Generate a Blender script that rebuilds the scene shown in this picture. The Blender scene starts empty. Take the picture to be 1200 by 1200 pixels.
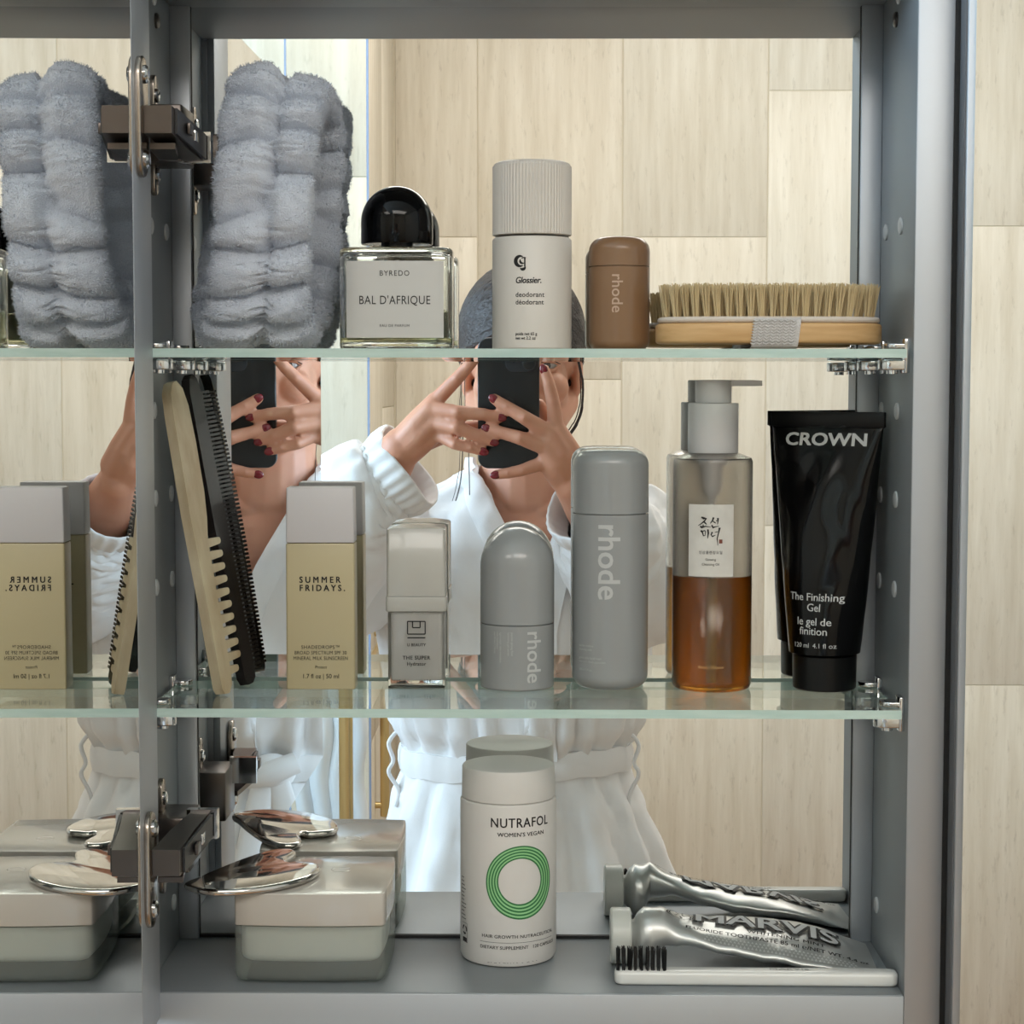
import bpy, bmesh, math, random
from mathutils import Vector, Matrix, noise
random.seed(7)
S = bpy.context.scene
COL = S.collection
PI = math.pi

# ------------------------------------------------------------------ camera, view, world, lights
F, YAW, PIT, ROL = 2257.3, -0.0113, -0.0674, 0.0009      # focal length in pixels of a 1200 px frame
def _rot():
    c, s = math.cos(YAW), math.sin(YAW)
    a = Matrix(((c, -s, 0), (s, c, 0), (0, 0, 1)))
    c, s = math.cos(PIT), math.sin(PIT)
    return Matrix(((1, 0, 0), (0, c, s), (0, -s, c))) @ a
RC = _rot()
_c, _s = math.cos(ROL), math.sin(ROL)
_right, _fwd, _up = RC[0].copy(), RC[1].copy(), RC[2].copy()
CAM_R = (_right * _c + _up * _s).normalized()
CAM_U = (_up * _c - _right * _s).normalized()
CAM_F = _fwd.normalized()
cd = bpy.data.cameras.new('camera')
cam = bpy.data.objects.new('camera', cd)
COL.objects.link(cam)
cd.sensor_width = 36.0
cd.lens = 36.0 * F / 1200.0
cd.clip_start = 0.005
cam.matrix_world = Matrix(((CAM_R.x, CAM_U.x, -CAM_F.x, 0), (CAM_R.y, CAM_U.y, -CAM_F.y, 0),
                           (CAM_R.z, CAM_U.z, -CAM_F.z, 0), (0, 0, 0, 1)))
S.camera = cam
S.view_settings.view_transform = 'Standard'
S.view_settings.look = 'None'
S.view_settings.gamma = 1.0
S.view_settings.use_curve_mapping = False
S.view_settings.exposure = 0.0
cy = S.cycles
cy.max_bounces = 20; cy.diffuse_bounces = 5; cy.glossy_bounces = 12
cy.transmission_bounces = 14; cy.transparent_max_bounces = 24
cy.use_denoising = True
cy.sample_clamp_indirect = 6.0

W = bpy.data.worlds.new('daylight_sky')
S.world = W
W.use_nodes = True
W.node_tree.nodes['Background'].inputs[0].default_value = (0.62, 0.78, 1.0, 1)
W.node_tree.nodes['Background'].inputs[1].default_value = 1.5

def area_light(name, loc, rot, sx, sy, power, color):
    l = bpy.data.lights.new(name, 'AREA')
    l.shape = 'RECTANGLE'; l.size = sx; l.size_y = sy
    l.energy = power; l.color = color
    o = bpy.data.objects.new(name, l)
    o.location = loc; o.rotation_euler = rot
    COL.objects.link(o)
    return o
# daylight entering through the window in the left wall
area_light('window_daylight', (-1.56, 0.10, 0.25), (0, -PI/2, 0), 1.3, 1.3, 80.0, (0.60, 0.80, 1.0))
# added light, out of view: opal ceiling panel that washes the tiled wall from above
area_light('added_ceiling_fill', (0.35, -0.80, 1.043), (0, 0, 0), 1.5, 0.75, 17.0, (1.0, 0.93, 0.85))

# the photograph's pixel as a point at depth y (metres from the lens); mir() the same seen in the back mirror
D = 1.1
def at(px, py, y):
    a, b = px - 600.0, py - 600.0
    u, v = _c*a + _s*b, -_s*a + _c*b
    d = RC.transposed() @ Vector((u/F, 1.0, -v/F))
    return d * (y / d.y)
def mir(px, py, y):
    p = at(px, py, 2*D - y)
    return Vector((p.x, y, p.z))

# ------------------------------------------------------------------ materials
def lin(c):
    return tuple(((v/255.0)/12.92 if v/255.0 <= 0.04045 else ((v/255.0+0.055)/1.055)**2.4) for v in c[:3]) + (1.0,)
def node(nt, kind, **kw):
    n = nt.nodes.new(kind)
    for k, v in kw.items():
        if hasattr(n, k): setattr(n, k, v)
    return n
def mat(name, rgb, rough=0.5, metal=0.0, spec=0.5, coat=0.0, sheen=0.0, sss=0.0, trans=0.0, ior=1.5, bump=None, vary=None, aniso=None):
    """rgb in 0..255 sRGB. bump=(scale, strength, distance, stretch); vary=(scale, rgb2, amount, stretch)."""
    m = bpy.data.materials.new(name); m.use_nodes = True
    nt = m.node_tree; b = nt.nodes['Principled BSDF']
    b.inputs['Base Color'].default_value = lin(rgb)
    b.inputs['Roughness'].default_value = rough
    b.inputs['Metallic'].default_value = metal
    b.inputs['Specular IOR Level'].default_value = spec
    b.inputs['IOR'].default_value = ior
    b.inputs['Coat Weight'].default_value = coat
    b.inputs['Coat Roughness'].default_value = 0.05
    b.inputs['Transmission Weight'].default_value = trans
    if sheen:
        b.inputs['Sheen Weight'].default_value = sheen
        b.inputs['Sheen Roughness'].default_value = 0.5
    if sss:
        b.inputs['Subsurface Weight'].default_value = sss
        b.inputs['Subsurface Radius'].default_value = (0.012, 0.004, 0.002)
        b.inputs['Subsurface Scale'].default_value = 0.6
    def coords(stretch):
        tc = node(nt, 'ShaderNodeTexCoord'); mp = node(nt, 'ShaderNodeMapping')
        mp.inputs['Scale'].default_value = stretch
        nt.links.new(tc.outputs['Object'], mp.inputs['Vector'])
        return mp.outputs['Vector']
    if vary:
        sc, rgb2, amt, st = vary
        n = node(nt, 'ShaderNodeTexNoise'); n.inputs['Scale'].default_value = sc; n.inputs['Detail'].default_value = 6
        nt.links.new(coords(st), n.inputs['Vector'])
        r = node(nt, 'ShaderNodeValToRGB')
        r.color_ramp.elements[0].position = 0.5 - 0.5*(1-amt*0.8); r.color_ramp.elements[1].position = 0.5 + 0.5*(1-amt*0.8)
        r.color_ramp.elements[0].color = lin(rgb); r.color_ramp.elements[1].color = lin(rgb2)
        nt.links.new(n.outputs['Fac'], r.inputs['Fac']); nt.links.new(r.outputs['Color'], b.inputs['Base Color'])
    if bump:
        sc, strength, dist, st = bump
        n = node(nt, 'ShaderNodeTexNoise'); n.inputs['Scale'].default_value = sc; n.inputs['Detail'].default_value = 4
        nt.links.new(coords(st), n.inputs['Vector'])
        bp = node(nt, 'ShaderNodeBump'); bp.inputs['Strength'].default_value = strength; bp.inputs['Distance'].default_value = dist
        nt.links.new(n.outputs['Fac'], bp.inputs['Height']); nt.links.new(bp.outputs['Normal'], b.inputs['Normal'])
    return m
def clear_mat(name, tint, refl=0.9, rough=0.0, ior=1.45):
    """thin clear pane: light passes straight through, with a Fresnel reflection on top"""
    m = bpy.data.materials.new(name); m.use_nodes = True
    nt = m.node_tree; nt.nodes.remove(nt.nodes['Principled BSDF'])
    out = nt.nodes['Material Output']
    t = node(nt, 'ShaderNodeBsdfTransparent'); t.inputs[0].default_value = lin(tint)
    g = node(nt, 'ShaderNodeBsdfGlossy'); g.inputs['Roughness'].default_value = rough; g.inputs[0].default_value = (refl, refl, refl, 1)
    lw = node(nt, 'ShaderNodeLayerWeight'); lw.inputs[0].default_value = 0.5
    pw_ = node(nt, 'ShaderNodeMath', operation='POWER'); pw_.inputs[1].default_value = 5.0
    f = node(nt, 'ShaderNodeMath', operation='MULTIPLY_ADD'); f.inputs[1].default_value = 0.96; f.inputs[2].default_value = 0.04
    nt.links.new(lw.outputs['Facing'], pw_.inputs[0]); nt.links.new(pw_.outputs[0], f.inputs[0])
    x = node(nt, 'ShaderNodeMixShader')
    nt.links.new(f.outputs[0], x.inputs[0]); nt.links.new(t.outputs[0], x.inputs[1]); nt.links.new(g.outputs[0], x.inputs[2])
    nt.links.new(x.outputs[0], out.inputs['Surface'])
    return m
def mixed_clear(name, tint, rgb, amount, rough=0.25):
    """translucent plastic or frosted glass: part of the light goes straight through, the rest meets a pale body"""
    m = mat(name, rgb, rough)
    nt = m.node_tree; out = nt.nodes['Material Output']; b = nt.nodes['Principled BSDF']
    t = node(nt, 'ShaderNodeBsdfTransparent'); t.inputs[0].default_value = lin(tint)
    x = node(nt, 'ShaderNodeMixShader'); x.inputs[0].default_value = amount
    nt.links.new(t.outputs[0], x.inputs[1]); nt.links.new(b.outputs[0], x.inputs[2]); nt.links.new(x.outputs[0], out.inputs['Surface'])
    return m

# ------------------------------------------------------------------ mesh helpers
class MB:
    def __init__(self):
        self.v, self.f, self.m = [], [], []
    def add(self, vs, fs, mi=0, mx=None):
        o = len(self.v)
        if mx is not None: vs = [mx @ Vector(p) for p in vs]
        self.v += [tuple(p) for p in vs]
        self.f += [tuple(i + o for i in f) for f in fs]
        self.m += [mi]*len(fs)
        return self
    def loft(self, rings, cap0=True, cap1=True, closed=True, mi=0, mx=None):
        n = len(rings[0]); vs = [p for r in rings for p in r]; fs = []
        for k in range(len(rings)-1):
            for i in range(n if closed else n-1):
                j = (i+1) % n
                fs.append((k*n+i, k*n+j, (k+1)*n+j, (k+1)*n+i))
        if cap0: fs.append(tuple(reversed(range(n))))
        if cap1: fs.append(tuple((len(rings)-1)*n+i for i in range(n)))
        return self.add(vs, fs, mi, mx)
    def lathe(self, prof, n=48, mi=0, mx=None, cap0=True, cap1=True, sx=1.0, sy=1.0):
        return self.loft([[(r*sx*math.cos(2*PI*i/n), r*sy*math.sin(2*PI*i/n), z) for i in range(n)] for r, z in prof], cap0, cap1, True, mi, mx)
    def prism(self, ring2, z0, z1, bev=0.0, mi=0, mx=None, seg=3, bev0=None):
        """vertical prism over a plan outline, with rounded top and bottom edges"""
        n = len(ring2); cx = sum(p[0] for p in ring2)/n; cyy = sum(p[1] for p in ring2)/n
        hx = max(abs(p[0]-cx) for p in ring2); hy = max(abs(p[1]-cyy) for p in ring2)
        def inset(d): return [(cx+(x-cx)*(1-d/hx), cyy+(y-cyy)*(1-d/hy)) for x, y in ring2]
        b0 = bev if bev0 is None else bev0
        rings = []
        if b0 > 0:
            for k in range(seg):
                a = PI/2*k/seg
                rings.append([(x, y, z0+b0*(1-math.cos(a))) for x, y in inset(b0*(1-math.sin(a)))])
        rings.append([(x, y, z0+b0) for x, y in ring2])
        rings.append([(x, y, z1-bev) for x, y in ring2])
        if bev > 0:
            for k in range(1, seg+1):
                a = PI/2*k/seg
                rings.append([(x, y, z1-bev*(1-math.sin(a))) for x, y in inset(bev*(1-math.cos(a)))])
        return self.loft(rings, True, True, True, mi, mx)
    def box(self, lo, hi, bev=0.0, mi=0, mx=None):
        (x0, y0, z0), (x1, y1, z1) = lo, hi
        if bev <= 0:
            vs = [(x, y, z) for z in (z0, z1) for y in (y0, y1) for x in (x0, x1)]
            return self.add(vs, [(0, 2, 3, 1), (4, 5, 7, 6), (0, 1, 5, 4), (2, 6, 7, 3), (0, 4, 6, 2), (1, 3, 7, 5)], mi, mx)
        return self.prism(rrect((x0+x1)/2, (y0+y1)/2, x1-x0, y1-y0, bev, 2), z0, z1, bev, mi, mx, 2)
    def tube(self, pts, rad, n=10, caps=True, mi=0, mx=None, flat=1.0, up=None):
        pts = [Vector(p) for p in pts]
        if not isinstance(rad, (list, tuple)): rad = [rad]*len(pts)
        rings = []; ref = Vector(up) if up else None
        for i, p in enumerate(pts):
            t = (pts[min(i+1, len(pts)-1)] - pts[max(i-1, 0)]).normalized()
            if ref is None: ref = Vector((0, 0, 1)) if abs(t.z) < 0.9 else Vector((1, 0, 0))
            u = (ref - t*ref.dot(t)).normalized(); w = t.cross(u)
            if up is None: ref = u
            rings.append([p + u*(rad[i]*flat*math.cos(2*PI*k/n)) + w*(rad[i]*math.sin(2*PI*k/n)) for k in range(n)])
        return self.loft(rings, caps, caps, True, mi, mx)
    def ball(self, c, r, n=16, m=10, mi=0, mx=None):
        if not isinstance(r, (list, tuple)): r = (r, r, r)
        vs = [(c[0], c[1], c[2]-r[2])]; fs = []
        for k in range(1, m):
            a = -PI/2 + PI*k/m
            for i in range(n):
                b = 2*PI*i/n
                vs.append((c[0]+r[0]*math.cos(a)*math.cos(b), c[1]+r[1]*math.cos(a)*math.sin(b), c[2]+r[2]*math.sin(a)))
        vs.append((c[0], c[1], c[2]+r[2]))
        for i in range(n): fs.append((0, 1+(i+1) % n, 1+i))
        for k in range(m-2):
            for i in range(n):
                a, b = 1+k*n+i, 1+k*n+(i+1) % n
                fs.append((a, b, b+n, a+n))
        o = 1+(m-2)*n
        for i in range(n): fs.append((o+i, o+(i+1) % n, o+n))
        return self.add(vs, fs, mi, mx)
    def mesh(self, name, mats, smooth=40):
        me = bpy.data.meshes.new(name)
        me.from_pydata(self.v, [], self.f)
        for m in (mats if isinstance(mats, (list, tuple)) else [mats]): me.materials.append(m)
        if len(me.materials) > 1: me.polygons.foreach_set('material_index', self.m)
        if smooth:
            me.polygons.foreach_set('use_smooth', [True]*len(me.polygons))
            me.set_sharp_from_angle(angle=math.radians(smooth))
        me.update()
        return me
def rrect(cx, cyy, w, d, r, seg=5):
    out = []
    for qx, qy, a0 in ((1, 1, 0), (-1, 1, PI/2), (-1, -1, PI), (1, -1, 1.5*PI)):
        for k in range(seg+1):
            a = a0 + PI/2*k/seg
            out.append((cx+qx*(w/2-r)+r*math.cos(a), cyy+qy*(d/2-r)+r*math.sin(a)))
    return out
def superell(cx, cyy, w, d, e, n=48):
    out = []
    for i in range(n):
        a = 2*PI*i/n; c, s = math.cos(a), math.sin(a)
        out.append((cx+w/2*math.copysign(abs(c)**(2/e), c), cyy+d/2*math.copysign(abs(s)**(2/e), s)))
    return out
def obj(name, mb, mats, parent=None, loc=None, rot=None, smooth=40):
    me = mb if isinstance(mb, bpy.types.Mesh) else mb.mesh(name, mats, smooth)
    o = bpy.data.objects.new(name, me); COL.objects.link(o)
    if parent: o.parent = parent
    if loc is not None: o.location = loc
    if rot is not None: o.rotation_euler = rot
    return o
def tag(o, label=None, cat=None, group=None, kind=None):
    if label: o['label'] = label
    if cat: o['category'] = cat
    if group: o['group'] = group
    if kind: o['kind'] = kind
    return o
def thing(name, label, cat, loc=(0, 0, 0), rot=(0, 0, 0), group=None):
    o = bpy.data.objects.new(name, None); COL.objects.link(o)
    o.location = loc; o.rotation_euler = rot; o.empty_display_size = 0.02
    return tag(o, label, cat, group)

# lettering: the built-in font laid on a surface. items = (text, u, v, cap height, align, width, spacing, embolden, shear)
def lettering(items, place, gap=0.00012):
    mb = MB(); dg = None
    for it in items:
        s, u, v, h, al, wd, sp, em, sh = (list(it) + [None]*9)[:9]
        c = bpy.data.curves.new('text', 'FONT')
        c.body = s; c.size = 1.0; c.align_x = al or 'CENTER'; c.resolution_u = 3
        c.space_character = sp or 1.0; c.shear = sh or 0.0
        o = bpy.data.objects.new('text', c); COL.objects.link(o)
        bpy.context.view_layer.update()
        me = bpy.data.meshes.new_from_object(o.evaluated_get(bpy.context.evaluated_depsgraph_get()))
        k = h/0.7; w = (wd or 1.0)*k
        if len(me.vertices):
            bm = bmesh.new(); bm.from_mesh(me); bmesh.ops.triangulate(bm, faces=bm.faces[:])
            for lim in (.5, .26):            # short edges, so that the letters follow a curved surface
                for _ in range(2):
                    lg = [e for e in bm.edges if e.calc_length() > lim]
                    if lg:
                        bmesh.ops.subdivide_edges(bm, edges=lg, cuts=1); bmesh.ops.triangulate(bm, faces=bm.faces[:])
            bm.to_mesh(me); bm.free()
            e = (em or 0.0)*k                  # heavier letters: the same outlines laid down again, a hair to each side
            for du, dv, dg_ in (((0, 0, 0),) if not em else ((-e, -e*.6, 0), (e, -e*.6, .00001), (-e, e*.6, .00002), (e, e*.6, .00003))):
                mb.add([place(u + du + p.co.x*w, v + dv + p.co.y*k, gap + dg_) for p in me.vertices], [tuple(f.vertices) for f in me.polygons])
        bpy.data.objects.remove(o); bpy.data.curves.remove(c); bpy.data.meshes.remove(me)
    return mb
def strokes(mb, lines, place, gap=0.00015):
    """flat brush strokes: lines = list of [(u, v, half width), ...]"""
    for ln in lines:
        vs = []
        for i, (u, v, w) in enumerate(ln):
            a, b = ln[max(i-1, 0)], ln[min(i+1, len(ln)-1)]
            dx, dy = b[0]-a[0], b[1]-a[1]; L = math.hypot(dx, dy) or 1
            nx, ny = -dy/L*w, dx/L*w
            vs += [place(u+nx, v+ny, gap), place(u-nx, v-ny, gap)]
        mb.add(vs, [(2*i, 2*i+1, 2*i+3, 2*i+2) for i in range(len(ln)-1)])
    return mb
def flat_face(y):            # surface facing the viewer (-y) at depth y in the thing's own frame
    return lambda u, v, g: (u, y-g, v)
def round_face(R, cx=0.0, cyy=0.0, turn=0.0):
    return lambda u, v, g: (cx+(R+g)*math.sin(u/R+turn), cyy-(R+g)*math.cos(u/R+turn), v)
def down_face(place, u0, v0):  # lettering that reads downward
    return lambda u, v, g: place(u0+v, v0-u, g)
# ------------------------------------------------------------------ the room
def stone(name, a, b, seed):
    """travertine-look porcelain with fine vertical veins"""
    m = bpy.data.materials.new(name); m.use_nodes = True
    nt = m.node_tree; bs = nt.nodes['Principled BSDF']; bs.inputs['Roughness'].default_value = 0.42
    tc = node(nt, 'ShaderNodeTexCoord'); oi = node(nt, 'ShaderNodeObjectInfo')
    mul = node(nt, 'ShaderNodeMath', operation='MULTIPLY'); mul.inputs[1].default_value = 40.0
    nt.links.new(oi.outputs['Random'], mul.inputs[0])
    def layer(scale, st, detail):
        ad = node(nt, 'ShaderNodeVectorMath', operation='ADD'); nt.links.new(tc.outputs['Object'], ad.inputs[0]); nt.links.new(mul.outputs[0], ad.inputs[1])
        mp = node(nt, 'ShaderNodeMapping'); mp.inputs['Scale'].default_value = st; nt.links.new(ad.outputs[0], mp.inputs['Vector'])
        n = node(nt, 'ShaderNodeTexNoise'); n.inputs['Scale'].default_value = scale; n.inputs['Detail'].default_value = detail; n.inputs['Roughness'].default_value = 0.62
        nt.links.new(mp.outputs[0], n.inputs['Vector']); return n.outputs['Fac']
    r = node(nt, 'ShaderNodeValToRGB'); r.color_ramp.elements[0].position = 0.3; r.color_ramp.elements[1].position = 0.72
    r.color_ramp.elements[0].color = lin(a); r.color_ramp.elements[1].color = lin(b)
    nt.links.new(layer(3.0, (14, 14, 1.1), 8), r.inputs['Fac'])
    r2 = node(nt, 'ShaderNodeValToRGB'); r2.color_ramp.elements[0].position = 0.28; r2.color_ramp.elements[1].position = 0.42
    r2.color_ramp.elements[0].color = (0.60, 0.57, 0.53, 1); r2.color_ramp.elements[1].color = (1, 1, 1, 1)
    nt.links.new(layer(16.0, (7.0, 7.0, 1.6), 5), r2.inputs['Fac'])
    mx = node(nt, 'ShaderNodeMix', data_type='RGBA', blend_type='MULTIPLY'); mx.inputs['Factor'].default_value = 0.45
    nt.links.new(r.outputs['Color'], mx.inputs['A']); nt.links.new(r2.outputs['Color'], mx.inputs['B'])
    nt.links.new(mx.outputs['Result'], bs.inputs['Base Color'])
    return m
TILE = stone('travertine_tile', (203, 192, 173), (226, 218, 203), 1)
GROUT = mat('grout', (206, 196, 176), 0.9)
PLASTER = mat('plaster', (214, 209, 198), 0.85, bump=(60, 0.1, 0.002, (1, 1, 1)))
CEIL = mat('ceiling_paint', (224, 221, 214), 0.9)
FLOORM = mat('floor_wood', (150, 112, 78), 0.45, vary=(5, (172, 132, 94), 0.5, (1, 1, 1)))
FZ, CZ, XL, XR, YB, YW = -1.47, 1.06, -1.5, 1.6, -1.83, 1.115
TW, TH, GAP = 0.2985, 0.8978, 0.0022

def struct(name, mb, m, parent=None):
    o = obj(name, mb, m, parent)
    if not parent: o['kind'] = 'structure'
    return o
struct('floor', MB().box((XL-.1, YB-.12, FZ-.1), (XR+.1, YW+.1, FZ)), FLOORM)
struct('ceiling', MB().box((XL-.1, YB-.12, CZ), (XR+.1, YW+.1, CZ+.1)), CEIL)
struct('wall_right', MB().box((XR, YB-.12, FZ), (XR+.1, YW+.1, CZ)), PLASTER)
struct('wall_front', MB().box((XL-.1, YW, FZ), (XR, YW+.1, CZ)), PLASTER)
# left wall with the window opening
WY0, WY1, WZ0, WZ1 = -.55, .75, -0.4, 0.9
lw = MB()
lw.box((XL-.1, YB-.12, FZ), (XL, WY0, CZ)); lw.box((XL-.1, WY1, FZ), (XL, YW, CZ))
lw.box((XL-.1, WY0, FZ), (XL, WY1, WZ0)); lw.box((XL-.1, WY0, WZ1), (XL, WY1, CZ))
struct('wall_left', lw, PLASTER)
w1 = bpy.data.objects.new('window_1', None); COL.objects.link(w1); w1['kind'] = 'structure'; w1.location = (XL-.03, 0, 0)
FRAME = mat('window_paint', (228, 228, 224), 0.4)
fr = MB()
for y0, y1, z0, z1 in ((WY0, WY1, WZ0, WZ0+.05), (WY0, WY1, WZ1-.05, WZ1), (WY0, WY0+.05, WZ0+.05, WZ1-.05), (WY1-.05, WY1, WZ0+.05, WZ1-.05), (.075, .125, WZ0+.05, WZ1-.05)):
    fr.box((-.03, y0, z0), (.02, y1, z1))
obj('window_frame', fr, FRAME, w1)
PANE = clear_mat('pane', (250, 252, 252))
for y0, y1 in ((WY0+.05, .075), (.125, WY1-.05)):
    obj('pane', MB().box((-.006, y0, WZ0+.05), (-.002, y1, WZ1-.05)), PANE, w1)

# tiled wall behind the person: every tile its own piece over a grout bed
wb = struct('wall_back', MB().box((XL, YB-.1, FZ), (XR, YB-.0008, CZ)), GROUT)
def tile_mesh(name, w, h, t=0.008):
    return MB().box((-w/2, -t/2, -h/2), (w/2, t/2, h/2), 0.0012).mesh(name, TILE)
TM = {}
def lay_tiles(parent, x_edges, z_first, z0, z1, y, axis='x', face=1):
    """columns of upright tiles; every column is a third of a tile higher than the last"""
    for k, (xa, xb) in enumerate(x_edges):
        z = z_first[k % len(z_first)]
        while z > z0: z -= TH+GAP
        while z < z1:
            a, b = max(z+GAP/2, z0), min(z+TH+GAP/2, z1)
            if b-a > 0.02 and xb-xa > 0.02:
                key = (round(xb-xa, 3), round(b-a, 3))
                if key not in TM: TM[key] = tile_mesh('tile', *key)
                o = obj('tile', TM[key], None, parent)
                c, zc = (xa+xb)/2, (a+b)/2
                if axis == 'x': o.location = (c, y, zc)
                else: o.location = (y, c, zc); o.rotation_euler = (0, 0, PI/2)
            z += TH+GAP
X0 = -0.1169                                              # a joint of the back wall
cols = []
for k in range(-1, 6):
    a, b = X0+(k*(TW+GAP)), X0+(k*(TW+GAP))+TW
    cols.append((max(a, -0.288), min(b, XR-.004)))
ZJ = [0.3135, 0.0, 0.612]
lay_tiles(wb, cols, [0.3, 0.005, 0.3, 0.6, 0.303, 0.003, 0.6], FZ+.002, CZ-.002, YB-.003)
# tiled return on the window side, with the shower glass in front of it
RX, RY = -0.292, -1.22
tr = struct('wall_shower', MB().box((XL, YB-.0008, FZ), (RX-.0020, RY-.0020, CZ)), GROUT)
ycols = [(RY-.30, RY-.003), (YB+.003, RY-.303)]
lay_tiles(tr, ycols, [0.25, -0.05, 0.55], FZ+.002, CZ-.002, RX-.004, 'y')
xcols = [(RX-.302-(k*.3015)+.0, RX-.003-(k*.3015)) for k in range(4)]
lay_tiles(tr, xcols, [0.36, 0.06, 0.66], FZ+.002, CZ-.002, RY-.004)

# glass shower screen with its brass pull
GLASS = clear_mat('shower_glass', (251, 253, 253))
EDGE = mat('glass_edge_blue', (164, 186, 220), 0.2, trans=0.4)
BRASS = mat('brushed_brass', (216, 190, 136), 0.28, metal=1.0)
sg = thing('shower_screen', 'frameless clear glass shower screen with a slim brass pull beside the white robe', 'shower screen', (-0.36, -0.93, FZ))
obj('pane', MB().box((-.44, -.004, .02), (.090, .004, 2.10)), GLASS, sg)
obj('pane_edge', MB().box((.0902, -.004, .02), (.0935, .004, 2.10)), EDGE, sg, )
obj('pane_edge', MB().box((-.0415, -.0045, .02), (-.0388, .0045, 2.10)), EDGE, sg)
obj('sill_channel', MB().box((-.44, -.012, 0), (.0965, .012, .02)), BRASS, sg)
for yy in (.032, -.032):
    h = MB(); h.tube([(.052, yy, .72), (.052, yy, 1.02)], .0085, 14)
    for z in (.74, 1.00): h.tube([(.052, yy, z), (.052, math.copysign(.004, yy), z)], .006, 12)
    obj('handle', h, BRASS, sg)
# opal ceiling panel, added out of view as a source of light from above
PANEL = bpy.data.materials.new('added_panel_glow'); PANEL.use_nodes = True
_b = PANEL.node_tree.nodes['Principled BSDF']; _b.inputs['Emission Color'].default_value = (1, .95, .88, 1); _b.inputs['Emission Strength'].default_value = 2.5
cp = thing('added_light_panel', 'wide flat opal panel added on the ceiling to light the bathroom', 'ceiling light', (0.35, -0.80, CZ))
pf_ = MB()
for lo, hi in (((-.78, -.405, -.022), (.78, -.378, 0)), ((-.78, .378, -.022), (.78, .405, 0)), ((-.78, -.378, -.022), (-.753, .378, 0)), ((.753, -.378, -.022), (.78, .378, 0))): pf_.box(lo, hi)
obj('panel_frame', pf_, FRAME, cp)
obj('diffuser', MB().box((-.752, -.377, -.012), (.752, .377, -.002)), PANEL, cp)
# brass grab rail on the tiled return and a white towel over the screen
gr_ = thing('grab_rail', 'slim vertical brass grab rail fixed to the tiled shower return', 'grab rail', (RX, -1.31, 0))
h = MB(); h.tube([(.018, 0, -.80), (.018, 0, -.44)], .0085, 14)
obj('bar', h, BRASS, gr_)
for z in (-.78, -.46):
    obj('bracket', MB().tube([(.018, 0, z), (.0005, 0, z)], .006, 12), BRASS, gr_)
TOWEL = mat('white_towel', (228, 231, 236), 0.95, sheen=.4, bump=(500, .4, .001, (1, 1, 1)))
tw = MB(); rr_ = []
for i in range(40):
    a = i/39
    front = a < .5
    zz = -.46-(.5-a)*2*.36 if front else -.46-(a-.5)*2*.30
    yy = .016 if front else -.016
    row = []
    for k in range(41):
        x = -.060+.112*k/40
        row.append((x+.004*math.sin(zz*40), yy+.006*math.sin(k*.55+(0 if front else 1))*min(1, abs(zz+.46)*9)+.004*math.sin(zz*22+k*.2), zz))
    rr_.append(row)
tw.add([p for r in rr_ for p in r], [(i*41+k, i*41+k+1, (i+1)*41+k+1, (i+1)*41+k) for i in range(39) for k in range(40)])
twl = thing('bath_towel', 'white bath towel hanging over a brass bar behind the shower glass', 'towel', (-.338, -1.03, 0))
tc_ = obj('cloth', tw, TOWEL, twl, smooth=180); sd_ = tc_.modifiers.new('cloth_thickness', 'SOLIDIFY'); sd_.thickness = .006
tb_ = thing('towel_bar', 'short brass towel bar carrying the white bath towel by the shower', 'towel bar', (-.338, -1.03, -.468))
obj('bar', MB().tube([(-.10, 0, 0), (.068, 0, 0)], .007, 12), BRASS, tb_)
for x in (-.09, .062): obj('bracket', MB().tube([(x, 0, 0), (x, RY+1.03, 0)], .005, 10), BRASS, tb_)
# ------------------------------------------------------------------ mirrored cabinet
ALU = mat('satin_aluminium', (184, 189, 195), 0.46, metal=0.7, bump=(240, 0.02, 0.0006, (1, 1, 0.05)))
ALU_IN = mat('anodised_interior', (146, 152, 156), 0.5, metal=0.45)
MIRROR = mat('silvered_mirror', (240, 241, 240), 0.0, metal=1.0)
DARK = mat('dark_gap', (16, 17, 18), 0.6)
GASKET = mat('grey_gasket', (98, 100, 104), 0.5)
CHROME = mat('chrome', (212, 213, 214), 0.09, metal=1.0)
NICKEL = mat('nickel', (168, 158, 148), 0.22, metal=1.0)
STEEL = mat('hinge_steel', (98, 91, 87), 0.3, metal=0.9)
BLACKP = mat('hinge_black', (44, 44, 46), 0.4)
PEG = mat('grey_plug', (186, 190, 192), 0.35)
cxl, cxr, czt, czb, cyf, cys = -0.2051, 0.1953, 0.2105, -0.3223, 0.9985, 1.0955
cab = thing('medicine_cabinet', 'mirrored aluminium medicine cabinet with its left door open and shelves of toiletries', 'cabinet', (0, cyf, czb))
def cobj(name, mb, m, parent=cab):       # geometry given in room coordinates
    mb.v = [(x, y-cyf, z-czb) for x, y, z in mb.v]
    return obj(name, mb, m, parent)
T = 0.019
cobj('side_panel', MB().box((cxl-T, cyf, czb-.03), (cxl, 1.112, czt+.03), .0006), ALU_IN)
cobj('side_panel', MB().box((cxr, cyf, czb-.03), (cxr+T, 1.112, czt+.03), .0006), ALU_IN)
cobj('front_stile', MB().box((cxr+.0002, cyf-.0012, czb-.05), (cxr+T, cyf-.0001, czt+.05), .0004), ALU)
cobj('top_panel', MB().box((cxl, cyf, czt), (cxr, 1.112, czt+.03), .0006), ALU_IN)
cobj('bottom_panel', MB().box((cxl, cyf, czb-.03), (cxr, 1.112, czb), .0006), ALU_IN)
cobj('front_rail', MB().box((cxl-T, cyf-.0012, czb-.05), (cxr, cyf-.0001, czb-.0004), .0004), ALU)
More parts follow.
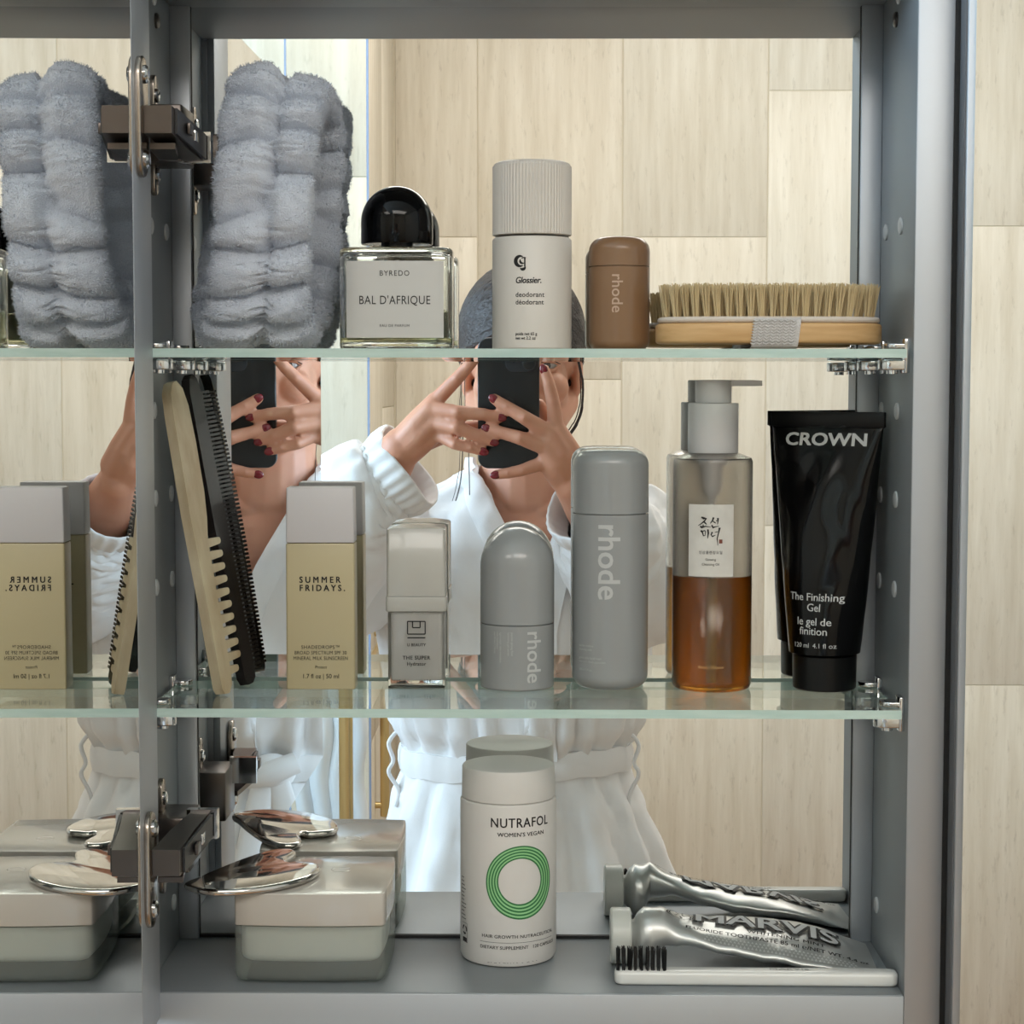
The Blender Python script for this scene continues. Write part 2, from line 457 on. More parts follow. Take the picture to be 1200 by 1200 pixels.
cobj('back_mirror', MB().box((cxl, D, czb), (cxr, D+.004, czt)), MIRROR)
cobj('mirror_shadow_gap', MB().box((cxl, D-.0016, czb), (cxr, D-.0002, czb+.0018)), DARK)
for x0, x1 in ((cxl, cxl+.0112), (cxr-.0118, cxr)):
    cobj('back_strip', MB().box((x0, cys, czb), (x1, D-.0002, czt), .0004), ALU)
for x0, x1 in ((cxl+.01125, cxl+.0116), (cxr-.0122, cxr-.01185)):
    cobj('seal', MB().box((x0, D-.0015, czb), (x1, D-.0001, czt)), DARK)
# closed mirror door of the next bay
cobj('bay_carcass', MB().box((cxr+T+.0005, cyf+.002, czb-.05), (.70, 1.112, czt+.05)), ALU_IN)
cobj('door_gap', MB().box((cxr+T, .9965, czb-.05), (cxr+T+.004, cyf+.0015, czt+.05)), DARK)
cd2 = cobj('door', MB().box((.2175, .982, czb-.05), (.68, .9965, czt+.05), .0006), ALU)
cobj('gasket', MB().box((.2168, .984, czb-.05), (.2174, .9964, czt+.05)), GASKET, cd2)
cobj('door_mirror', MB().box((.2205, .978, czb-.05), (.679, .9818, czt+.05)), MIRROR, cd2)
# pegs and screws in the side walls
def stud(x, y, z, side, r=.0045, m=PEG, name='plug', proud=.0014):
    mb = MB().lathe([(r, 0), (r, proud*.6), (r*.72, proud), (r*.3, proud)], 20, mx=Matrix.Translation((x, y, z)) @ Matrix.Rotation(-side*PI/2, 4, 'Y') @ Matrix.Diagonal((1, 1, 1, 1)))
    cobj(name, mb, m)
for z in (-.010, -.058, -.107): pass
for zz in (.0, -.0475, -.096):
    stud(cxr, 1.038, -.0155+zz, 1); stud(cxr, 1.084, -.0155+zz, 1); stud(cxl, 1.038, -.0155+zz, -1); stud(cxl, 1.084, -.0155+zz, -1)
for s, x in ((1, cxr), (-1, cxl)):
    stud(x, 1.035, .083, s); stud(x, 1.078, .083, s)
    stud(x, 1.056, .195, s, .0042, STEEL, 'screw', .002); stud(x, 1.050, .208-.002, s, .004, PEG)
    stud(x, 1.078, -.296, s, .0046, PEG)
# left door, opened at right angles
TILT = 0.0172
door = bpy.data.objects.new('door', None); COL.objects.link(door); door.parent = cab
DX, DY = -0.1972, 0.975
door.location = (DX, DY-cyf, -czb); door.rotation_euler = (0, 0, TILT)
dz0, dz1, dyn, dyf = -.3365, .2290, .490-DY, .9995-DY
obj('door_leaf', MB().box((-.021, dyn, dz0), (-.0041, dyf, dz1), .0006), ALU, door)
obj('door_mirror', MB().box((-.004, dyn+.001, dz0+.0005), (0, .9497-DY, dz1-.0005)), MIRROR, door)
obj('door_stile', MB().box((-.004, .9500-DY, dz0+.0005), (0.0002, dyf-.0005, dz1-.0005), .0003), ALU, door)
obj('outer_mirror', MB().box((-.025, dyn+.001, dz0+.0005), (-.0212, dyf-.001, dz1-.0005)), MIRROR, door)
# concealed hinges: plate on the door stile, arm reaching into the cabinet
def stadium(w, h, n=8):
    out = []
    for i in range(n+1): a = PI*i/n; out.append((w/2*math.cos(a), h/2-w/2+w/2*math.sin(a)))
    for i in range(n+1): a = PI+PI*i/n; out.append((w/2*math.cos(a), -h/2+w/2+w/2*math.sin(a)))
    return out
def hinge(zc, up):
    h = bpy.data.objects.new('hinge', None); COL.objects.link(h); h.parent = cab
    h.location = (DX, .965-cyf, zc-czb)
    YZ = Matrix(((0, 0, 1, 0), (1, 0, 0, 0), (0, 1, 0, 0), (0, 0, 0, 1)))      # plan outline stood up against a side wall
    obj('door_plate', MB().prism(stadium(.020, .060), 0.0002, .0034, .0010, mx=Matrix.Translation((0, .002, 0)) @ YZ), NICKEL, h)
    for dz in (.021, -.021):
        obj('screw', MB().lathe([(.0046, 0), (.0046, .001), (.0034, .002), (.001, .0014)], 16, mx=Matrix.Translation((.0034, .003, dz)) @ Matrix.Rotation(PI/2, 4, 'Y')), CHROME, h)
    s = up
    ao = .0045 if s > 0 else -.0015
    sl = .10*s      # the arm falls or rises a little towards the wall
    def ring(y, x0, x1, z0, z1): return [(x0, y, z0+ao), (x1, y, z0+ao), (x1, y, z1+ao), (x0, y, z1+ao)]
    obj('arm', MB().loft([ring(-.002, .0036, .0175, -.007, .0065), ring(.03, .007, .0195, -.008+sl*.03, .0065+sl*.03), ring(.06, .012, .0225, -.008+sl*.06, .006+sl*.06)]), STEEL, h)
    obj('arm_cover', MB().loft([ring(.004, .0180, .0192, -.0065, .006), ring(.058, .0226, .0245, -.0072+sl*.058, .0055+sl*.058)]), BLACKP, h)
    obj('clip', MB().loft([ring(.060, .010, .0265, -.0086+sl*.06, .0074+sl*.06), ring(.0655, .0105, .0268, -.0086+sl*.06, .0074+sl*.06)]), CHROME, h)
    for y0 in (.018, .034):
        obj('slot', MB().box((.0215, y0, -.003+sl*y0+ao), (.0232, y0+.010, .0025+sl*y0+ao), .0003), CHROME if y0 > .03 else STEEL, h)
    obj('link', MB().loft([ring(.010, .004, .017, -.0135, -.0105), ring(.045, .002, .012, -.0150, -.0120)]), STEEL, h)
    # wings screwed to the cabinet side
    for dz in (.021, -.021):
        obj('mounting_plate', MB().prism(stadium(.012, .022), 0.0001, .003, .0007, mx=Matrix.Translation((cxl-DX, .075, dz)) @ YZ), NICKEL, h)
        obj('screw', MB().lathe([(.0038, 0), (.0038, .001), (.0028, .0016), (.001, .001)], 16, mx=Matrix.Translation((cxl-DX+.003, .075, dz)) @ Matrix.Rotation(PI/2, 4, 'Y')), CHROME, h)
    obj('mounting_rail', MB().box((cxl-DX+.0002, .056, -.016), (.012, .092, .014), .001), STEEL, h)
hinge(.1315, -1); hinge(-.2485, 1)
# shelves with their clips
FACE = clear_mat('shelf_glass_face', (245, 250, 247), ior=1.5)
GEDGE = mat('shelf_glass_edge', (172, 202, 195), 0.1, vary=(30, (206, 226, 220), 0.4, (1, 8, 8)), coat=.5)
def shelf(z, label):
    t = thing('glass_shelf', label, 'shelf', (0, 1.045, z), group='glass shelves of the cabinet')
    x0, x1, y0, y1, th = cxl+.003, cxr-.003, -.0462, .0478, .0046
    vs = [(x, y, zz) for zz in (-th, 0) for y in (y0, y1) for x in (x0, x1)]
    mb = MB(); mb.add(vs, [(0, 2, 3, 1), (4, 5, 7, 6)], 0); mb.add(vs, [(0, 1, 5, 4), (2, 6, 7, 3), (0, 4, 6, 2), (1, 3, 7, 5)], 1)
    obj('pane', mb, [FACE, GEDGE], t, smooth=0)
    for x, s in ((cxl, 1), (cxr, -1)):
        for y in (1.012, 1.078):
            c = bpy.data.objects.new('shelf_clip', None); COL.objects.link(c); c.parent = cab
            c.location = (x, y-cyf, z-czb)
            obj('wall_plate', MB().box((min(0, s*.0028), -.006, -.0125), (max(0, s*.0028), .006, .0055), .0004), CHROME, c)
            for z0, z1, L in ((.0003, .0030, .0125), (-.0108, -.0052, .0155)):
                ring = [(s*.0028, -.0058), (s*(L-.0058), -.0058)] + [(s*(L-.0058+.0058*math.sin(PI*i/8)), -.0058*math.cos(PI*i/8)) for i in range(1, 8)] + [(s*(L-.0058), .0058), (s*.0028, .0058)]
                if s < 0: ring = ring[::-1]
                obj('jaw', MB().prism(ring, z0, z1, .0007), CHROME, c)
            obj('set_screw', MB().lathe([(.003, -.0128), (.003, -.0109)], 14, mx=Matrix.Translation((s*.008, 0, 0))), CHROME, c)
    return t
Z1, Z2, Z3 = 0.0172, -0.171, czb
shelf(Z1, 'upper clear glass shelf under the blue headband and perfume bottle')
shelf(Z2, 'lower clear glass shelf under the combs and the amber oil bottle')
# ------------------------------------------------------------------ things on the shelves
INK = mat('black_ink', (22, 21, 21), 0.6)
INKW = mat('white_ink', (196, 198, 198), 0.6)
INKG = mat('pale_grey_ink', (178, 180, 180), 0.55)
def plan_face(ring):
    """surface over a plan outline: u runs along the outline from its front middle, v is the height"""
    n = len(ring)
    k0 = min(range(n), key=lambda i: (abs(ring[i][0]) + (1 if ring[i][1] > 0 else 0)))
    order = [ring[(k0+i) % n] for i in range(n)]
    if order[1][0] < order[0][0]: order = [order[0]] + order[:0:-1]
    pts = order[-(n//4):] + order[:n//4+1]
    s = [0.0]
    for a, b in zip(pts, pts[1:]): s.append(s[-1]+math.hypot(b[0]-a[0], b[1]-a[1]))
    s0 = s[n//4] - order[0][0]
    s = [q-s0 for q in s]
    def f(u, v, g):
        i = 0
        while i < len(s)-2 and s[i+1] < u: i += 1
        t = (u-s[i])/max(s[i+1]-s[i], 1e-9)
        a, b = pts[i], pts[i+1]
        dx, dy = b[0]-a[0], b[1]-a[1]; L = math.hypot(dx, dy)
        return (a[0]+dx*t+dy/L*g, a[1]+dy*t-dx/L*g, v)
    return f
def patch(place, u0, u1, v0, v1, nu=16, nv=2, gap=0.00008, r=0.0):
    mb = MB(); vs = []
    for j in range(nv+1):
        for i in range(nu+1): vs.append(place(u0+(u1-u0)*i/nu, v0+(v1-v0)*j/nv, gap))
    w = nu+1
    return mb.add(vs, [(j*w+i, j*w+i+1, (j+1)*w+i+1, (j+1)*w+i) for j in range(nv) for i in range(nu)])
def polyline(mb, pts, w, place, gap=0.00015):
    return strokes(mb, [[(u, v, w) for u, v in pts]], place, gap)

# --- perfume bottle
CLEAR = mat('clear_glass', (248, 250, 247), 0.0, trans=1.0, ior=1.45)
GLOSSB = mat('gloss_black', (6, 6, 7), 0.08, spec=0.25)
LABEL = mat('paper_label', (204, 203, 200), 0.6)
SCENT = mat('pale_perfume', (240, 238, 206), 0.0, trans=1.0, ior=1.36)
pf = thing('perfume_bottle', 'clear glass perfume bottle with white label and black dome cap, beside the blue headband', 'perfume', (-.0752, 1.0635, Z1))
ring = superell(0, 0, .0620, .0420, 4.2, 72)
body = MB().prism(ring, 0.0002, .0555, .0022)
inner = MB().prism([(x*.93, y*.90) for x, y in ring], .0042, .0528, .003)
body.add(inner.v, [tuple(reversed(f)) for f in inner.f])
obj('bottle', body, CLEAR, pf)
obj('perfume', MB().prism([(x*.926, y*.894) for x, y in ring], .0044, .0220, .0018), SCENT, pf)
obj('neck_collar', MB().lathe([(.0088, .0556), (.0088, .0578)], 32), GLOSSB, pf)
obj('dip_tube', MB().tube([(0, 0, .0095), (0, 0, .0495)], .0012, 8), LABEL, pf)
cap = [(.0193, .0578), (.0197, .0584)] + [(.0197*math.cos(a), .0700+.0197*math.sin(a)*1.0) for a in [PI/2*i/14 for i in range(14)]] + [(.0006, .0897)]
cap = cap[:2] + [(.0197, .0680)] + [(.0197*math.cos(a), .0701+.0197*math.sin(a)) for a in [PI/2*i/14 for i in range(14)]] + [(.0005, .0898)]
obj('cap', MB().lathe(cap, 64), GLOSSB, pf)
fp = plan_face(ring)
lab = obj('label', patch(fp, -.0268, .0268, .0066, .0478, 24), LABEL, pf)
fpl = lambda u, v, g: fp(u, v, g+.0001)
obj('printed_lettering', lettering([('BYREDO', 0, .0398, .0029, 'CENTER', .92, 1.18), ("BAL D'AFRIQUE", 0, .0246, .0046, 'CENTER', .80, 1.07), ('EAU DE PARFUM', 0, .0124, .0014, 'CENTER', 1.0, 1.12)], fpl), INK, lab)

# --- white deodorant
WHITEP = mat('warm_white_plastic', (216, 210, 202), 0.42)
do = thing('deodorant_bottle', 'tall white deodorant bottle with a ribbed cap and black print, on the upper shelf', 'deodorant', (-.0012, 1.0605, Z1))
R = .0217
obj('body', MB().lathe([(.0001, 0), (.0205, 0), (R, .0012), (R, .0598), (R-.0005, .0606), (R-.0012, .0612), (.0001, .0612)], 64), WHITEP, do)
prof = []
def ribbed(z, r, amp):
    return [((r+amp*(abs(math.sin(i*PI/4))*1.0))*math.cos(2*PI*i/288), (r+amp*(abs(math.sin(i*PI/4))))*math.sin(2*PI*i/288), z) for i in range(288)]
obj('cap', MB().loft([ribbed(.0622, R-.0013, 0), ribbed(.0626, R-.0006, .0005), ribbed(.0995, R-.0006, .0005), ribbed(.1012, R-.0014, .0001), ribbed(.1020, R-.0030, 0), ribbed(.1022, .006, 0)]), WHITEP, do, smooth=25)
rf = round_face(R)
mb = lettering([('Glossier.', -.0092, .0358, .0033, 'LEFT', .88, .97, .022, .22), ('deodorant', -.0090, .0284, .0026, 'LEFT', .95, 1.05, .012), ('déodorant', -.0090, .0244, .0026, 'LEFT', .95, 1.03, .012),
                ('poids net 65 g', -.0090, .0079, .0016, 'LEFT', .9, 1.0, .02), ('net wt 2.2 oz', -.0090, .0056, .0016, 'LEFT', .9, 1.0, .02)], rf)
def arc(cx, cv, r, a0, a1, w0, w1, n=14, sx=1.0):
    return [(cx+sx*r*math.cos(math.radians(a0+(a1-a0)*i/n)), cv+r*math.sin(math.radians(a0+(a1-a0)*i/n)), w0+(w1-w0)*abs(math.sin(PI*i/n))) for i in range(n+1)]
gx, gv = -.0062, .0475
strokes(mb, [arc(gx, gv, .0027, 60, 300, .0002, .0011, 18), arc(gx+.0012, gv+.0002, .0014, 150, 300, .0002, .0006),
             [(gx+.0006, gv+.0016, .0003), (gx+.0020, gv+.0019, .0003), (gx+.0030, gv+.0018, .0002)], [(gx+.0024, gv+.0018, .0004), (gx+.0024, gv-.0030, .0004)],
             arc(gx+.0012, gv-.0030, .0014, 0, -150, .0003, .0008)], rf)
obj('printed_lettering', mb, INK, do)

# --- brown lip tint jar
BROWN = mat('cocoa_plastic', (136, 103, 74), 0.3, coat=0.15)
bt = thing('lip_tint_bottle', 'small brown bottle with domed cap and pale lettering, standing left of the bristle brush', 'bottle', (.0468, 1.0655, Z1))
R = .0168
def roundcap(R, z0, z1, rt, n=10, rb=0.0):
    p = []
    if rb: p += [(.0001, z0)] + [(R-rb+rb*math.sin(PI/2*i/n), z0+rb*(1-math.cos(PI/2*i/n))) for i in range(n+1)]
    else: p += [(.0001, z0), (R, z0)]
    if rt: p += [(R-rt+rt*math.cos(PI/2*i/n), z1-rt+rt*math.sin(PI/2*i/n)) for i in range(n+1)] + [(.0001, z1)]
    else: p += [(R, z1), (.0001, z1)]
    return p
obj('body', MB().lathe(roundcap(R, 0, .0455, 0, rb=.0055), 56), BROWN, bt)
obj('cap', MB().lathe([(R-.0012, .0455), (R-.0012, .0460)] + roundcap(R, .0460, .0620, .0078)[1:], 56), BROWN, bt)
PALEB = mat('pale_brown_ink', (196, 168, 146), 0.5)
obj('printed_lettering', lettering([('rhode', 0, 0, .0060, 'LEFT', 1.0, 1.02, .010)], down_face(round_face(R), -.0046, .0415)), PALEB, bt)

# --- bristle brush
WOOD = mat('beech_wood', (196, 152, 98), 0.5, vary=(14, (221, 183, 132), 0.55, (2.0, 6, 22)))
PAD = mat('pale_pad', (214, 203, 192), 0.7)
BRI = mat('natural_bristle', (230, 214, 176), 0.65, vary=(160, (204, 178, 130), 0.4, (1, 1, .1)))
STRAP = mat('woven_strap', (206, 202, 200), 0.8, bump=(900, 0.8, 0.0006, (1, 1, 1)))
br = thing('body_brush', 'oval wooden body brush with upright natural bristles and a white strap', 'brush', (.1267, 1.0495, Z1))
oval = superell(0, 0, .1215, .0540, 2.9, 72)
obj('handle', MB().prism(oval, .0034, .0142, .0018), WOOD, br)
obj('pad', MB().prism([(x*.985, y*.965) for x, y in oval], .0143, .0176, .0016), PAD, br)
st = MB(); nn = 24
prof = [(-.0252, .0172), (-.0268, .0160), (-.0274, .0130), (-.0274, .0050), (-.0262, .0016), (-.0225, .0004), (.0225, .0004), (.0262, .0016), (.0274, .0050), (.0274, .0130), (.0268, .0160), (.0252, .0172)]
rr = []
for x0, k in ((-.0102, 0), (.0148, 1)):
    pass
for (y, z) in prof:
    lean = (.0172-z)*-.12
    rr.append([(-.0100+lean, y, z), (.0145+lean, y, z), (.0145+lean, y*.985, z+(.0004 if z < .002 else 0)), (-.0100+lean, y*.985, z+(.0004 if z < .002 else 0))])
band = obj('strap', MB().loft(rr), STRAP, br)
# woven chevrons on the strap's near face
wv = MB()
for i in range(7):
    for j in range(9):
        x, z = -.0092+i*.0033, .0026+j*.00152
        for s in (1, -1):
            wv.tube([(x-s*.0000, -.0275, z), (x+s*.0015, -.0277, z+.0009)], .00038, 5, mx=Matrix.Translation((-(.0172-z)*.12, 0, 0)))
obj('weave', wv, STRAP, band)
def tuft_mesh(seed):
    rnd = random.Random(seed); mb = MB()
    for k in range(26):
        a, rad = rnd.uniform(0, 2*PI), math.sqrt(rnd.random())
        bx, by = .0013*rad*math.cos(a), .0013*rad*math.sin(a)
        h = .0172+rnd.uniform(-.0012, .0012); sp = 2.1
        tx, ty = bx*sp+rnd.uniform(-.0008, .0008), by*sp+rnd.uniform(-.0008, .0008)
        mb.tube([(bx, by, 0), ((bx+tx)/2, (by+ty)/2, h*.55), (tx, ty, h)], [.00026, .00024, .00019], 4)
    return mb.mesh('tuft', BRI)
TUFTS = [tuft_mesh(i) for i in range(4)]
k = 0
for row in range(7):
    y = -.0195+row*.0065
    half = .0555*(1-abs(y/.0245)**2.6)**(1/2.6)
    n = max(2, int(round(2*half/.0060)))
    for i in range(n+1):
        x = -half+2*half*i/n
        o = obj('tuft', TUFTS[k % 4], None, br, (x, y, .0174), (random.uniform(-.05, .05), x*2.0+random.uniform(-.05, .05), random.uniform(0, 6)))
        o.rotation_euler = (-y*2.5+random.uniform(-.05, .05), x*1.6+random.uniform(-.05, .05), 0); k += 1

# --- fluffy headband
FLUFF = mat('blue_grey_fleece', (212, 219, 232), 0.95, sheen=0.4, bump=(1200, 0.9, 0.0012, (1, 1, 1)))
hb = thing('spa_headband', 'puffy blue grey fleece headband standing on edge on the upper shelf', 'headband', (-.1425, 1.0545, Z1))
BOUNDS = []
_r = random.Random(21)
for _l in (0, 1):
    q_, row_ = -.02, []
    while q_ < .36:
        row_.append((q_, _r.uniform(-.22, .22))); q_ += _r.uniform(.017, .026)
    BOUNDS.append(row_)
def headband():
    NT, NS = 520, 72
    rings = []
    lerp = lambda a, b, t: a+(b-a)*t
    for i in range(NT):
        t = 2*PI*i/NT                            # 0 = front (towards the viewer), PI/2 = top
        c, s = math.cos(t), math.sin(t)
        hy, hz = .0305, .0645
        e = .78
        py = -hy*math.copysign(abs(c)**e, c); pz = .0765+hz*math.copysign(abs(s)**e, s)
        back = (1-c)/2                             # 0 front, 1 back
        up = (s+1)/2
        xc = lerp(lerp(-.0045, .0060, up), lerp(-.0110, .0100, up), back) - .001
        hw = lerp(.0255, lerp(.0440, .0290, up), back**1.5)
        th = .0108
        nrm = Vector((0, -c*hz, s*hy)).normalized()
        ring = []
        for j in range(NS):
            f = 2*PI*j/NS
            cf, sf = math.cos(f), math.sin(f)
            x = hw*math.copysign(abs(cf)**.72, cf)
            o = th*math.copysign(abs(sf)**.70, sf)
            arc_len = ((t+PI) % (2*PI))*.052
            xs = .0030
            seam = math.exp(-((x-xs)/.0030)**2)
            lobe = 0 if x < xs else 1
            bnd = BOUNDS[lobe]; kk = 0
            xr_ = x-xs
            while kk < len(bnd)-2 and bnd[kk+1][0]+bnd[kk+1][1]*xr_+.004*noise.noise(Vector((x*45, kk*3.3, lobe))) <= arc_len: kk += 1
            lo_ = bnd[kk][0]+bnd[kk][1]*xr_; hi_ = bnd[kk+1][0]+bnd[kk+1][1]*xr_
            uu = max(0, min(1, (arc_len-lo_)/max(hi_-lo_, .004)))
            puff = 1-abs(2*uu-1)**2.6
            w = puff
            sm = noise.noise(Vector((x*40+lobe*7, arc_len*210, 2.0)))
            wr = math.exp(-(sm/.12)**2)*(0.22+0.9*math.exp(-((x-xs)/.010)**2))
            d = .0140*(puff-.72)*(.85+.35*noise.noise(Vector((kk*5.1, lobe*3.7, 1)))) - .0028*wr + .0016*noise.noise(Vector((x*70, arc_len*70, 5)))
            d += .0006*noise.noise(Vector((x*420, arc_len*420, f*3))) 
            k = abs(sf)**.5
            if o > 0: o = o + d*k - .0095*seam*k
            else: o = o - d*.6*k
            x2 = xc + x*(.97+.06*w) + .0012*noise.noise(Vector((arc_len*90, f, 1)))
            p = Vector((x2, py, pz)) + nrm*o
            if x > xs: p.z -= .0065*max(0, s)**1.5*min(1, (x-xs)/.006)
            p.z = max(p.z, .0004+ .0*x)
            ring.append(tuple(p))
        rings.append(ring)
    rings.append(rings[0])
    mb = MB(); n = NS
    vs = [p for r in rings[:-1] for p in r]; fs = []
    for a in range(NT):
        b = (a+1) % NT
        for j in range(n):
            q = (j+1) % n
            fs.append((a*n+j, b*n+j, b*n+q, a*n+q))
    mb.add(vs, fs)
    return mb
hbm = headband()
fleece = obj('fleece_band', hbm, FLUFF, hb, smooth=180)
me = fleece.data
rnd = random.Random(3); pile = MB(); polys = me.polygons
def pile_on(me, count, L, wd, seed):
    rnd = random.Random(seed); mb = MB(); n = len(me.polygons); vco = me.vertices
    for _ in range(count):
        f = me.polygons[rnd.randrange(n)]
        a, b, c = [vco[f.vertices[q]].co for q in (0, 1, 2)]
        u, v = rnd.random(), rnd.random()
        p = a+(b-a)*u+(c-b)*v
        nn = f.normal
        d = (nn+Vector((rnd.gauss(0, .45), rnd.gauss(0, .45), rnd.gauss(0, .45)))).normalized()
        t = d.orthogonal().normalized(); t.rotate(Matrix.Rotation(rnd.uniform(0, 6.3), 3, d))
        l = L*rnd.uniform(.5, 1.2)
        base = p-d*.0002
        tip = p+d*l
        if tip.z < .0002: continue
        mb.add([base+t*wd, base-t*wd, tip], [(0, 1, 2)])
    return mb
pl = obj('fleece_pile', pile_on(me, 56000, .0021, .00024, 5), FLUFF, hb, smooth=0)
pl['kind'] = 'stuff'

# --- combs
IVORY = mat('marbled_ivory', (226, 218, 190), 0.3, vary=(60, (158, 130, 92), 0.5, (1, 1, .35)))
TORT = mat('black_comb_plastic', (26, 19, 18), 0.2, coat=0.4)
def along(a, b, width_dir):
    z = (b-a).normalized(); x = Vector(width_dir); x = (x - z*x.dot(z)).normalized(); y = z.cross(x)
    return Matrix(((x.x, y.x, z.x, 0), (x.y, y.y, z.y, 0), (x.z, y.z, z.z, 0), (0, 0, 0, 1))), (b-a).length
def plate(out, t):
    """flat outline (w, l) given thickness t about its middle plane"""
    r0 = [(w, -t/2, l) for w, l in out]; r1 = [(w, t/2, l) for w, l in out]
    i0 = [(w, -t/2-.0004, l) for w, l in out]
    return MB().loft([r0, r1])
a, b = Vector((-.1712, 1.0372, Z2+.0003)), Vector((-.1995, 1.0365, -.0005))
mx, L = along(a, b, (.36, .93, 0))
ci = thing('marbled_comb', 'marbled ivory wide tooth comb leaning against the left cabinet side', 'comb', a)
ci.rotation_euler = mx.to_euler()
n = 12
spine = [(0, .004), (.002, .0005), (.007, 0), (.011, .004), (.0125, .012), (.0120, .05), (.0125, .086), (.0155, .097), (.0175, .112), (.0180, .14), (.0170, .160), (.0140, .170), (.0090, .1745), (.0045, .1735), (.0012, .168), (0, .155), (-.0012, .10), (0, .05)]
spine = [(w, l*L/.1745) for w, l in spine]
obj('spine', plate(spine, .0058), IVORY, ci, smooth=50)
for i in range(11):
    l = .0115+i*.0071
    tl = .0270 if i else .0225
    o = [(.0100, l-.0026)] + [(tl-.0021+.0021*math.sin(PI*k/6), l-.0019*math.cos(PI*k/6)) for k in range(7)] + [(.0100, l+.0026)]
    obj('tooth', plate(o, .0042), IVORY, ci, smooth=50)
a, b = Vector((-.1638, 1.0710, Z2+.0003)), Vector((-.1950, 1.0690, .0035))
mx, L = along(a, b, (.40, .91, 0))
cb = thing('black_comb', 'slim black fine tooth comb leaning behind the marbled ivory comb', 'comb', a)
cb.rotation_euler = mx.to_euler()
sp = [(.0004, .004), (.003, 0), (.008, .0002), (.0115, .003), (.0120, .010), (.0120, L-.012), (.0095, L-.003), (.006, L), (.002, L-.003), (0, L-.010), (-.0008, L/2)]
obj('spine', plate(sp, .0056), TORT, cb, smooth=50)
te = MB()
for i in range(66):
    l = .007+i*(L-.018)/65
    wid = .0105+.0155*min(1, .55+.45*math.sin(PI*(i+4)/74))
    te.box((.0112, -.0017, l-.0007), (wid+.0005, .0017, l+.0007))
obj('fine_teeth', te, TORT, cb)

# --- sunscreen
CREAM = mat('cream_bottle', (188, 176, 141), 0.34, coat=0.1)
LILAC = mat('pale_grey_cap', (205, 203, 206), 0.4)
ss = thing('sunscreen_bottle', 'flat cream sunscreen bottle with a pale grey cap, standing beside the combs', 'bottle', (-.1185, 1.0715, Z2), (0, 0, .01))
def frustum(w0, w1, d0, d1, z0, z1, r, bev):
    rg = []
    for z, i in ((z0, bev), (z0+bev*.3, bev*.3), (z0+bev, 0), (z1-bev, 0), (z1-bev*.3, bev*.3), (z1, bev)):
        t = (z-z0)/(z1-z0)
        rg.append([(x, y, z) for x, y in rrect(0, 0, w0+(w1-w0)*t-2*i, d0+(d1-d0)*t-2*i, r, 4)])
    return MB().loft(rg)
obj('body', frustum(.0384, .0380, .0180, .0176, 0, .0816, .0012, .0007), CREAM, ss)
obj('cap', frustum(.0380, .0371, .0176, .0166, .0819, .1126, .0010, .0006), LILAC, ss)
ff = lambda u, v, g: (u, -.0090-g+(v)*.0000025*1000*.0, v)
ff = flat_face(-.00902)
mb = lettering([('SUMMER', -.0116, .0598, .0034, 'LEFT', .90, 1.56, .022), ('FRIDAYS.', -.0116, .0552, .0034, 'LEFT', .90, 1.52, .022)], ff)
obj('printed_lettering', mb, INK, ss)
mb = lettering([('SHADEDROPS™', 0, .0228, .0020, 'CENTER', .98, 1.1), ('BROAD SPECTRUM SPF 30', 0, .0197, .0020, 'CENTER', .84, 1.06), ('MINERAL MILK SUNSCREEN', 0, .0166, .0020, 'CENTER', .84, 1.04),
                ('Protect', 0, .0118, .0017, 'CENTER', .9, 1.0, 0, .25), ('1.7 fl oz | 50 ml', 0, .0063, .0025, 'CENTER', .92, 1.0, .004)], ff)
obj('small_print', mb, INK, ss)
# barcode and small print on the back, seen in the mirror
bk = MB(); x = -.010
rnd = random.Random(2)
fb = lambda u, v, g: (-u, .0090+g, v)
while x < .010:
    w = rnd.choice((.0003, .0006, .0009)); strokes(bk, [[(x, .020, w/2), (x, .040, w/2)]], fb); x += w+rnd.choice((.0004, .0008))
for i in range(6): strokes(bk, [[(-.013, .062-i*.003, .0004), (.008+rnd.uniform(-.004, .004), .062-i*.003, .0004)]], fb)
obj('barcode', bk, INK, ss)

# --- serum
CAPG = mat('serum_cap_plastic', (180, 179, 173), 0.25, coat=0.3)
ACR = mat('clear_acrylic', (248, 250, 248), 0.0, trans=1.0, ior=1.42)
INB = mat('inner_white_bottle', (214, 211, 208), 0.4)
se = thing('serum_bottle', 'small square serum bottle with clear walls and pale cap beside the dome capped bottle', 'bottle', (-.0655, 1.0785, Z2), (0, 0, .02))
obj('outer_bottle', MB().prism(rrect(0, 0, .0318, .0270, .0016, 4), 0, .0432, .0008), ACR, se)
inb = obj('inner_bottle', MB().prism(rrect(0, 0, .0284, .0236, .002, 4), .0046, .0426, .001), INB, se)
obj('cap_band', MB().prism(rrect(0, 0, .0338, .0286, .0018, 4), .0434, .0518, .0006), CAPG, se)
rg = []
sqc = rrect(0, 0, .0328, .0276, .0018, 4)
mbc = MB()
def dome_top(k): return [(x*k, y*k, .0895+.0022*(1-(x*k/.0164)**2)-.0012*(1-k)*0) for x, y in sqc]
mbc.loft([[(x, y, .0520) for x, y in sqc], [(x, y, .0889+.0022*(1-(x/.0164)**2)) for x, y in sqc], [(x*.97, y*.97, .0895+.0022*(1-(x/.0164)**2)) for x, y in sqc], [(x*.5, y*.5, .0895+.0022*(1-(x*.5/.0164)**2)) for x, y in sqc]])
obj('cap', mbc, CAPG, se)
fs = flat_face(-.0136)
